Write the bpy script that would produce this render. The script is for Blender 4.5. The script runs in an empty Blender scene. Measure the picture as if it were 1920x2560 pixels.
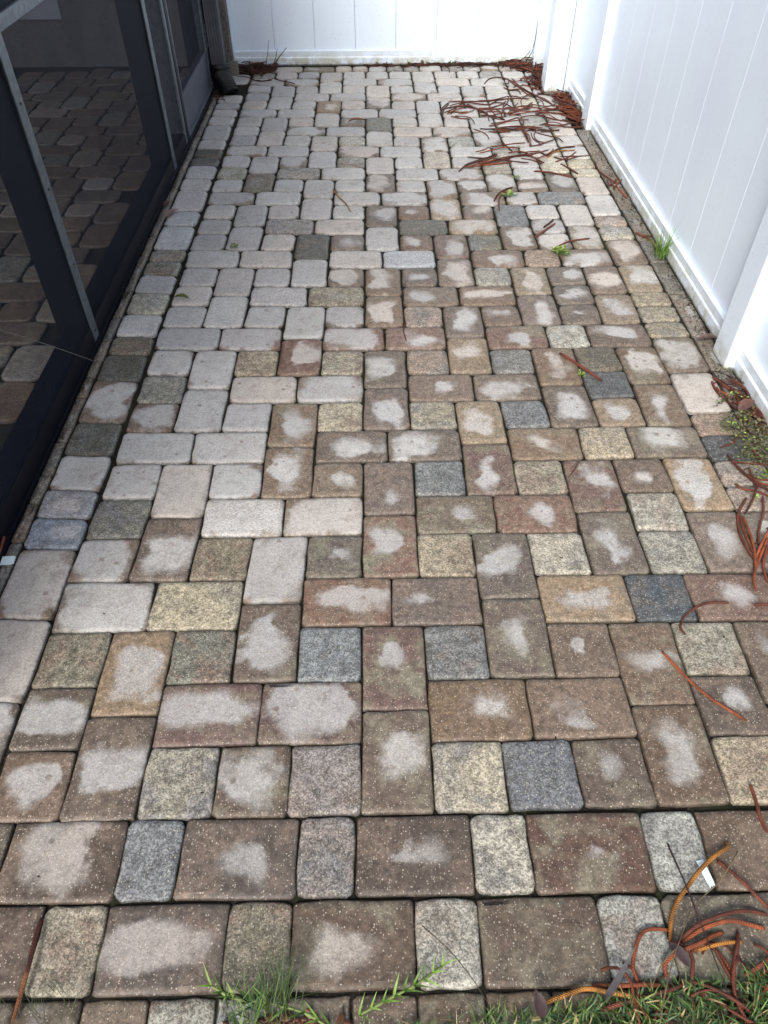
import bpy, bmesh, math, random
from mathutils import Vector, Matrix, noise
import numpy as np

# ---------------------------------------------------------------- camera, sky, sun, exposure
U = 0.0762                       # one lattice unit of the paving (three inches), in metres
scene = bpy.context.scene
def rot(pitch, yaw, roll):
    cy, sy = math.cos(yaw), math.sin(yaw); Rz = np.array([[cy,-sy,0],[sy,cy,0],[0,0,1]])
    c, s = math.cos(-pitch), math.sin(-pitch); Rx = np.array([[1,0,0],[0,c,-s],[0,s,c]])
    c, s = math.cos(roll), math.sin(roll); Ry = np.array([[c,0,s],[0,1,0],[-s,0,c]])
    return Rz @ Rx @ Ry
R = rot(0.8031, -0.0142, 0.0028)
cam = bpy.data.cameras.new('camera'); camo = bpy.data.objects.new('camera', cam)
scene.collection.objects.link(camo)
camo.matrix_world = Matrix(((R[0,0],R[0,2],-R[0,1],0.5431*U),(R[1,0],R[1,2],-R[1,1],-7.6997*U),(R[2,0],R[2,2],-R[2,1],19.5109*U),(0,0,0,1)))
cam.sensor_fit = 'VERTICAL'; cam.sensor_height = 24; cam.lens = 1820.17/2560*24
cam.clip_start = .02; cam.clip_end = 400
scene.camera = camo

SUN_EL, SUN_AZ = math.radians(42), math.radians(203)     # azimuth clockwise from +Y, where the light comes from
world = bpy.data.worlds.new('World'); scene.world = world; world.use_nodes = True
wn = world.node_tree; wn.nodes.clear()
sky = wn.nodes.new('ShaderNodeTexSky'); sky.sky_type = 'NISHITA'; sky.sun_disc = False
sky.sun_elevation = SUN_EL; sky.sun_rotation = SUN_AZ; sky.dust_density = 4.0; sky.air_density = 1.0; sky.ozone_density = 1.0
bg = wn.nodes.new('ShaderNodeBackground'); bg.inputs[1].default_value = 0.085
wo = wn.nodes.new('ShaderNodeOutputWorld')
hs = wn.nodes.new('ShaderNodeHueSaturation'); hs.inputs['Saturation'].default_value = 0.85
wn.links.new(sky.outputs[0], hs.inputs['Color']); wn.links.new(hs.outputs[0], bg.inputs[0]); wn.links.new(bg.outputs[0], wo.inputs[0])
sun = bpy.data.lights.new('sun', 'SUN'); sun.energy = 1.5; sun.angle = math.radians(26); sun.color = (1, .985, .96)
suno = bpy.data.objects.new('sun', sun); scene.collection.objects.link(suno)
sd = Vector((math.sin(SUN_AZ)*math.cos(SUN_EL), math.cos(SUN_AZ)*math.cos(SUN_EL), math.sin(SUN_EL)))
suno.rotation_euler = sd.to_track_quat('Z', 'Y').to_euler(); suno.location = (0, -3, 6)
scene.view_settings.view_transform = 'Standard'; scene.view_settings.look = 'None'
scene.view_settings.exposure = 1.28; scene.view_settings.gamma = 1; scene.view_settings.use_curve_mapping = False
scene.render.engine = 'CYCLES'
scene.cycles.transparent_max_bounces = 16

rng = random.Random(11)
COL = scene.collection
# ---------------------------------------------------------------- helpers
def lin(r, g, b, k=1.0):
    f = lambda v: ((v/255+.055)/1.055)**2.4 if v > 10 else v/255/12.92
    return (f(r)*k, f(g)*k, f(b)*k)
def obj(name, me, mat=None, parent=None, kind=None, label=None, cat=None, group=None, loc=None):
    o = bpy.data.objects.new(name, me); COL.objects.link(o)
    if mat and me is not None and not me.materials: me.materials.append(mat)
    if parent: o.parent = parent
    if kind: o['kind'] = kind
    if label: o['label'] = label
    if cat: o['category'] = cat
    if group: o['group'] = group
    if loc: o.location = loc
    return o
def mesh(name, vs, fs, smooth=False):
    me = bpy.data.meshes.new(name); me.from_pydata([tuple(v) for v in vs], [], fs); me.validate(); me.update()
    if smooth: me.polygons.foreach_set('use_smooth', [True]*len(me.polygons))
    return me
def attr(me, name, vals, kind='FLOAT_VECTOR'):
    a = me.attributes.new(name, kind, 'POINT')
    flat = [c for v in vals for c in v]
    a.data.foreach_set('color' if kind == 'FLOAT_COLOR' else 'vector', flat)
class NT:
    def __init__(s, name):
        s.m = bpy.data.materials.new(name); s.m.use_nodes = True; s.t = s.m.node_tree; s.t.nodes.clear()
        s.out = s.n('ShaderNodeOutputMaterial')
    def n(s, typ, **kw):
        nd = s.t.nodes.new(typ)
        for k, v in kw.items(): setattr(nd, k, v)
        return nd
    def put(s, sock, v):
        if hasattr(v, 'is_output') or isinstance(v, bpy.types.NodeSocket): s.t.links.new(v, sock)
        elif v is not None:
            if isinstance(v, (tuple, list)) and len(v) == 3 and len(sock.default_value) == 4: v = (*v, 1)
            sock.default_value = v
    def math(s, op, a, b=None, c=None, clamp=False):
        nd = s.n('ShaderNodeMath', operation=op, use_clamp=clamp); s.put(nd.inputs[0], a)
        if b is not None: s.put(nd.inputs[1], b)
        if c is not None: s.put(nd.inputs[2], c)
        return nd.outputs[0]
    def vmath(s, op, a, b=None):
        nd = s.n('ShaderNodeVectorMath', operation=op); s.put(nd.inputs[0], a)
        if b is not None: s.put(nd.inputs[1], b)
        return nd.outputs[0]
    def mix(s, f, a, b, mode='MIX'):
        nd = s.n('ShaderNodeMix', data_type='RGBA', blend_type=mode); s.put(nd.inputs[0], f); s.put(nd.inputs[6], a); s.put(nd.inputs[7], b)
        return nd.outputs[2]
    def noise(s, vec, scale, detail=2, rough=.5, dist=0):
        nd = s.n('ShaderNodeTexNoise'); s.put(nd.inputs['Vector'], vec); nd.inputs['Scale'].default_value = scale
        nd.inputs['Detail'].default_value = detail; nd.inputs['Roughness'].default_value = rough; nd.inputs['Distortion'].default_value = dist
        return nd.outputs[0]
    def vor(s, vec, scale):
        nd = s.n('ShaderNodeTexVoronoi'); s.put(nd.inputs['Vector'], vec); nd.inputs['Scale'].default_value = scale
        return nd.outputs['Distance'], nd.outputs['Color']
    def ss(s, x, a, b, lo=0., hi=1.):
        nd = s.n('ShaderNodeMapRange', interpolation_type='SMOOTHSTEP'); s.put(nd.inputs[0], x); s.put(nd.inputs[1], a); s.put(nd.inputs[2], b)
        nd.inputs[3].default_value = lo; nd.inputs[4].default_value = hi
        return nd.outputs[0]
    def at(s, name):
        nd = s.n('ShaderNodeAttribute', attribute_name=name); return nd
    def pos(s): return s.n('ShaderNodeNewGeometry').outputs['Position']
    def sep(s, v):
        nd = s.n('ShaderNodeSeparateXYZ'); s.put(nd.inputs[0], v); return nd.outputs
    def bsdf(s, col, rough=.7, spec=.5, height=None, dist=.001, strength=.5, metal=0, **kw):
        nd = s.n('ShaderNodeBsdfPrincipled'); s.put(nd.inputs['Base Color'], col); s.put(nd.inputs['Roughness'], rough)
        s.put(nd.inputs['Specular IOR Level'], spec); nd.inputs['Metallic'].default_value = metal
        if height is not None:
            b = s.n('ShaderNodeBump'); b.inputs['Strength'].default_value = strength; b.inputs['Distance'].default_value = dist
            s.put(b.inputs['Height'], height); s.t.links.new(b.outputs[0], nd.inputs['Normal'])
        for k, v in kw.items(): s.put(nd.inputs[k], v)
        return nd.outputs[0]
    def done(s, shader): s.t.links.new(shader, s.out.inputs[0]); return s.m

# ---------------------------------------------------------------- materials
def paver_material():
    t = NT('concrete_paver'); P = t.pos()
    col = t.at('pcol').outputs['Color']
    sx, sy, dry = t.sep(t.at('psp').outputs['Vector'])
    coarse, seed, blot = t.sep(t.at('pex').outputs['Vector'])
    off = t.n('ShaderNodeCombineXYZ'); t.put(off.inputs[2], seed)
    Pn = t.vmath('ADD', P, off.outputs[0])
    pw = lambda x: t.math('POWER', t.math('ABSOLUTE', x), 2.5)
    s = t.math('POWER', t.math('ADD', pw(sx), pw(sy)), .4)
    n1 = t.noise(Pn, 12, 2, .45, .2); n2 = t.noise(Pn, 70, 2, .6); n3 = t.noise(Pn, 260, 2, .6)
    # how dry a place is: a ragged patch that has dried out from the middle
    lim = t.math('ADD', s, t.math('MULTIPLY', t.math('SUBTRACT', n1, .5), 1.5))
    lim = t.math('ADD', lim, t.math('MULTIPLY', t.math('SUBTRACT', n2, .5), .24))
    lim = t.math('ADD', lim, t.math('MULTIPLY', t.math('SUBTRACT', n3, .5), .16))
    fz = t.ss(t.noise(Pn, 9, 1), .35, .7, .10, .30)
    bigd = t.ss(dry, .76, 1.0, 0, .32)
    d2 = t.math('ADD', dry, bigd)
    mask = t.ss(t.math('SUBTRACT', d2, lim), t.math('MULTIPLY', fz, -1), fz)
    mask = t.math('MULTIPLY', mask, t.ss(dry, .02, .12))
    # colour of the stone itself
    blotch = t.noise(Pn, 11, 3, .6, .6)
    tint = t.mix(t.ss(seed, 20, 60), lin(116, 100, 88), lin(116, 112, 96))
    tint = t.mix(t.math('MULTIPLY', coarse, .7), tint, t.mix(t.math('GREATER_THAN', t.math('FRACT', t.math('MULTIPLY', seed, 1.7)), .5), lin(96, 102, 110), lin(120, 100, 88)))
    c1 = t.mix(t.math('MULTIPLY', t.ss(blotch, .42, .68), t.math('ADD', blot, t.math('MULTIPLY', coarse, .35), clamp=True)), col, tint)
    c1 = t.mix(1.0, c1, t.n('ShaderNodeCombineXYZ').outputs[0], 'MIX') if False else c1
    mott = t.ss(t.noise(Pn, 60, 4, .7), .28, .72, .66, 1.36)
    hv = t.n('ShaderNodeHueSaturation'); t.put(hv.inputs['Color'], c1); t.put(hv.inputs['Value'], mott); c1 = hv.outputs[0]
    r1 = t.math('FRACT', t.math('MULTIPLY', seed, 7.13)); r2 = t.math('FRACT', t.math('MULTIPLY', seed, 3.71))
    dt = t.mix(r1, lin(190, 190, 187), lin(168, 169, 170)); dt = t.mix(t.ss(r2, .6, 1.0, 0, .7), dt, lin(192, 182, 172))
    dt = t.mix(t.ss(t.noise(Pn, 8, 2), .35, .7, 0, .5), dt, lin(156, 155, 151))
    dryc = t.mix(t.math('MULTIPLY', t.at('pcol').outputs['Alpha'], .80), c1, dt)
    dryc = t.mix(t.ss(t.noise(Pn, 26, 4, .75, .4), .45, .8, 0, .55), dryc, c1)
    # whitish bloom round the patch centre, grey smudges
    c2 = t.mix(t.math('MULTIPLY', mask, t.ss(coarse, 0, 1, 1, .45)), c1, dryc)
    # exposed aggregate: sand grains for the worn pavers, sparse white flecks for the others
    g1, gc = t.vor(Pn, 330)
    gr = t.sep(gc)[0]
    grain = t.ss(gr, .0, 1.0, .55, 1.45)
    hv2 = t.n('ShaderNodeHueSaturation'); t.put(hv2.inputs['Color'], c2); t.put(hv2.inputs['Value'], grain)
    gm = t.math('MULTIPLY', coarse, .85)
    c3 = t.mix(t.math('ADD', gm, .38, clamp=True), c2, hv2.outputs[0])
    dark = t.math('MULTIPLY', t.ss(t.noise(Pn, 34, 4, .78), .46, .64), coarse)
    c3 = t.mix(t.math('MULTIPLY', dark, t.ss(g1, .2, .5, .8, .35)), c3, lin(52, 50, 42))
    nz = t.n('ShaderNodeTexNoise'); t.put(nz.inputs['Vector'], Pn); nz.inputs['Scale'].default_value = 500
    Pd = t.vmath('ADD', Pn, t.vmath('MULTIPLY', nz.outputs['Color'], (.0045, .0045, .0045)))
    v1, vc = t.vor(Pd, 235); vr = t.sep(vc)
    fl = t.math('MULTIPLY', t.ss(v1, .44, .2), t.math('GREATER_THAN', vr[0], .62))
    c3 = t.mix(t.math('MULTIPLY', fl, t.ss(vr[1], 0, 1, .1, .7)), c3, lin(200, 192, 174))
    v2, vc2 = t.vor(Pd, 75); vr2 = t.sep(vc2)
    c3 = t.mix(t.math('MULTIPLY', t.math('MULTIPLY', t.ss(v2, .09, .03), t.math('GREATER_THAN', vr2[0], .6)), .7), c3, lin(200, 192, 176))
    fl3 = t.math('MULTIPLY', t.ss(v1, .3, .15), t.math('LESS_THAN', vr[0], .12))
    c3 = t.mix(t.math('MULTIPLY', fl3, .6), c3, lin(50, 46, 40))
    # drops: small round wet spots left on the dry patches
    v4, vc4 = t.vor(t.vmath('ADD', Pn, (3.3, 1.1, 0)), 26); vr4 = t.sep(vc4)
    dr = t.math('MULTIPLY', t.math('MULTIPLY', t.ss(v4, .24, .13), t.math('GREATER_THAN', vr4[0], .72)), mask)
    c3 = t.mix(t.math('MULTIPLY', dr, .6), c3, c1)
    # dirt packed along the arrises
    edge = t.at('ped').outputs['Fac']
    em = t.math('MULTIPLY', t.ss(t.math('ADD', edge, t.math('MULTIPLY', n2, .5)), .98, 1.42), .7)
    moss = t.mix(t.ss(t.noise(P, 6, 2), .55, .7), lin(34, 31, 26), lin(46, 48, 30))
    c3 = t.mix(em, c3, moss)
    rough = t.math('SUBTRACT', t.ss(mask, 0, 1, .58, .85), t.math('MULTIPLY', n3, .12))
    h = t.math('ADD', t.math('MULTIPLY', t.noise(Pn, 420, 3, .7), t.ss(coarse, 0, 1, .5, 1.6)), t.math('MULTIPLY', n2, .6))
    pit = t.math('MULTIPLY', t.ss(t.noise(Pn, 130, 3, .7), .62, .74), .75)
    c3 = t.mix(t.math('MULTIPLY', pit, .6), c3, lin(58, 52, 44))
    h = t.math('SUBTRACT', t.math('ADD', h, t.math('MULTIPLY', fl, .3)), pit)
    return t.done(t.bsdf(c3, rough, .35, h, .0016, .55))
M_PAVER = paver_material()

def simple(name, col, rough=.6, spec=.4, nscale=40, namt=.15, bump=.3, bdist=.001, metal=0):
    t = NT(name); P = t.pos(); n = t.noise(P, nscale, 4, .6)
    hv = t.n('ShaderNodeHueSaturation'); t.put(hv.inputs['Color'], col); t.put(hv.inputs['Value'], t.ss(n, .2, .8, 1-namt, 1+namt))
    return t.done(t.bsdf(hv.outputs[0], rough, spec, t.noise(P, nscale*6, 3, .6), bdist, bump, metal))
def bed_material():
    t = NT('joint_sand'); P = t.pos()
    c = t.mix(t.ss(t.noise(P, 5, 3), .48, .62), lin(28, 26, 22), lin(38, 39, 26))
    c = t.mix(t.ss(t.noise(P, 160, 3), .55, .75), c, lin(62, 58, 50))
    return t.done(t.bsdf(c, .95, .2, t.noise(P, 250, 3, .7), .003, .8))
M_BED = bed_material()
def soil_material():
    t = NT('soil'); P = t.pos()
    c = t.mix(t.ss(t.noise(P, 60, 4, .7), .35, .65), lin(34, 29, 24), lin(74, 62, 50))
    c = t.mix(t.ss(t.noise(P, 300, 3), .6, .75), c, lin(120, 110, 96))
    return t.done(t.bsdf(c, .95, .2, t.noise(P, 180, 4, .7), .006, .9))
M_SOIL = soil_material()
def vinyl_material():
    t = NT('white_vinyl'); P = t.pos(); z = t.sep(P)[2]
    c = t.mix(t.ss(t.noise(P, 2.5, 3), .35, .7), lin(220, 233, 245), lin(217, 228, 243))
    low = t.ss(z, .11, .0)
    smear = t.math('MULTIPLY', t.ss(t.noise(P, 14, 4, .7), .36, .62), low)
    c = t.mix(t.math('MULTIPLY', smear, .75), c, lin(168, 164, 128))
    v, vc = t.vor(P, 190); vr = t.sep(vc)[0]
    sp = t.math('MULTIPLY', t.ss(v, .35, .2), t.math('GREATER_THAN', t.math('ADD', vr, t.math('MULTIPLY', low, .20)), .97))
    sp = t.math('MULTIPLY', sp, t.ss(t.noise(P, 7, 2), .4, .55))
    c = t.mix(sp, c, lin(62, 60, 44))
    foot = t.math('MULTIPLY', t.ss(t.math('ADD', z, t.math('MULTIPLY', t.noise(P, 60, 3, .7), .016)), .019, .007), .8)
    c = t.mix(foot, c, lin(70, 66, 46))
    return t.done(t.bsdf(c, .38, .45, t.noise(P, 5, 2), .002, .12))
M_VINYL = vinyl_material()
M_FRAME = simple('dark_frame', lin(9, 13, 22), .5, .22, 30, .2, .1)
def framegrey():
    t = NT('screen_channel'); P = t.pos(); n = t.noise(P, 60, 4, .7)
    return t.done(t.bsdf(t.mix(t.ss(n, .35, .7), lin(70, 78, 86), lin(100, 109, 116)), .42, .5, n, .001, .1, .2))
M_STRIP = framegrey()
M_KICK = simple('kick_plate', lin(78, 82, 92), .5, .5, 9, .16, .1)
M_DSP = simple('downspout_metal', lin(72, 73, 80), .45, .5, 12, .2, .1)
M_RUB = simple('black_plastic', lin(11, 12, 14), .45, .35, 40, .2, .1)
def stucco(name, a, b):
    t = NT(name); P = t.pos()
    return t.done(t.bsdf(t.mix(t.ss(t.noise(P, 50, 4, .7), .35, .7), a, b), .9, .2, t.noise(P, 160, 4, .7), .008, 1))
M_STUC = stucco('stucco', lin(96, 92, 88), lin(140, 130, 120))
M_WALL = stucco('lanai_wall', lin(100, 98, 98), lin(112, 110, 112))
def screen_material():
    t = NT('insect_screen'); P = t.pos()
    tr = t.n('ShaderNodeBsdfTransparent'); tr.inputs[0].default_value = (.86, .88, .94, 1)
    df = t.bsdf(lin(17, 22, 34), .7, .12)
    v, vc = t.vor(P, 34); vr = t.sep(vc)[0]
    lint = t.math('MULTIPLY', t.ss(v, .1, .05), t.math('GREATER_THAN', vr, .93))
    li = t.bsdf(lin(190, 190, 190), .9)
    a = t.n('ShaderNodeMixShader'); fac = t.ss(t.noise(P, 3, 2), .3, .7, .68, .77); t.put(a.inputs[0], fac); t.put(a.inputs[1], tr.outputs[0]); t.put(a.inputs[2], df)
    b = t.n('ShaderNodeMixShader'); t.put(b.inputs[0], t.math('MULTIPLY', lint, .8)); t.put(b.inputs[1], a.outputs[0]); t.put(b.inputs[2], li)
    return t.done(b.outputs[0])
M_SCREEN = screen_material()
def twig_material():
    t = NT('dry_twig'); P = t.pos()
    col = t.at('tcol').outputs['Color']; u, v, w = t.sep(t.at('tuv').outputs['Vector'])
    tri = t.math('ABSOLUTE', t.math('SUBTRACT', t.math('FRACT', t.math('MULTIPLY', u, 3)), .5))
    ph = t.math('ADD', t.math('MULTIPLY', v, 210), t.math('MULTIPLY', tri, 2.4))
    br = t.math('ABSOLUTE', t.math('SUBTRACT', t.math('FRACT', ph), .5))
    band = t.ss(br, .12, .4)
    c = t.mix(band, t.mix(.85, col, (.03, .012, .008)), col)
    hv = t.n('ShaderNodeHueSaturation'); t.put(hv.inputs['Color'], c); t.put(hv.inputs['Value'], t.ss(t.noise(P, 35, 3), .3, .7, .65, 1.3))
    return t.done(t.bsdf(hv.outputs[0], .6, .35, band, .002, .9))
M_TWIG = twig_material()
def leafy(name, sub=.0):
    t = NT(name); P = t.pos(); col = t.at('gcol').outputs['Color']
    hv = t.n('ShaderNodeHueSaturation'); t.put(hv.inputs['Color'], col); t.put(hv.inputs['Value'], t.ss(t.noise(P, 90, 2), .3, .7, .8, 1.2))
    b = t.bsdf(hv.outputs[0], .5, .4); tl = t.n('ShaderNodeBsdfTranslucent'); t.put(tl.inputs[0], hv.outputs[0])
    m = t.n('ShaderNodeMixShader'); m.inputs[0].default_value = .3; t.put(m.inputs[1], b); t.put(m.inputs[2], tl.outputs[0])
    return t.done(m.outputs[0])
M_LEAF = leafy('leaf_blade')
M_TAG = simple('white_plastic', lin(205, 222, 222), .35, .5, 60, .05, .05)
M_BRASS = simple('yellow_sticker', lin(196, 178, 96), .6, .3, 60, .15, .05)
M_BLOCK = simple('concrete_block', lin(112, 110, 102), .9, .2, 200, .3, .6)
M_WIRE = simple('thin_wire', lin(120, 116, 112), .6)

# ---------------------------------------------------------------- structure: ground, beds, soil
def sheet(name, x0, x1, y0, y1, z, mat, **kw):
    me = mesh(name, [(x0*U,y0*U,z),(x1*U,y0*U,z),(x1*U,y1*U,z),(x0*U,y1*U,z)], [(0,1,2,3)])
    return obj(name, me, mat, **kw)
sheet('ground', -500, 500, -400, 700, -.06, M_SOIL, kind='structure')
field = sheet('patio', -10.1, 14.1, -0.04, 66.0, -.0115, M_BED, kind='structure')
border = obj('border_course', None, kind='structure')
bedm = mesh('border_bed', [(x*U, y*U, -.0115) for x, y in [(-12.9,-7.2),(17.4,-7.2),(17.4,68.6),(-12.9,68.6),(-10.1,-.04),(14.1,-.04),(14.1,66),(-10.1,66)]],
            [(0,1,5,4),(1,2,6,5),(2,3,7,6),(3,0,4,7)])
obj('mortar_bed', bedm, M_BED, parent=border)

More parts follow.
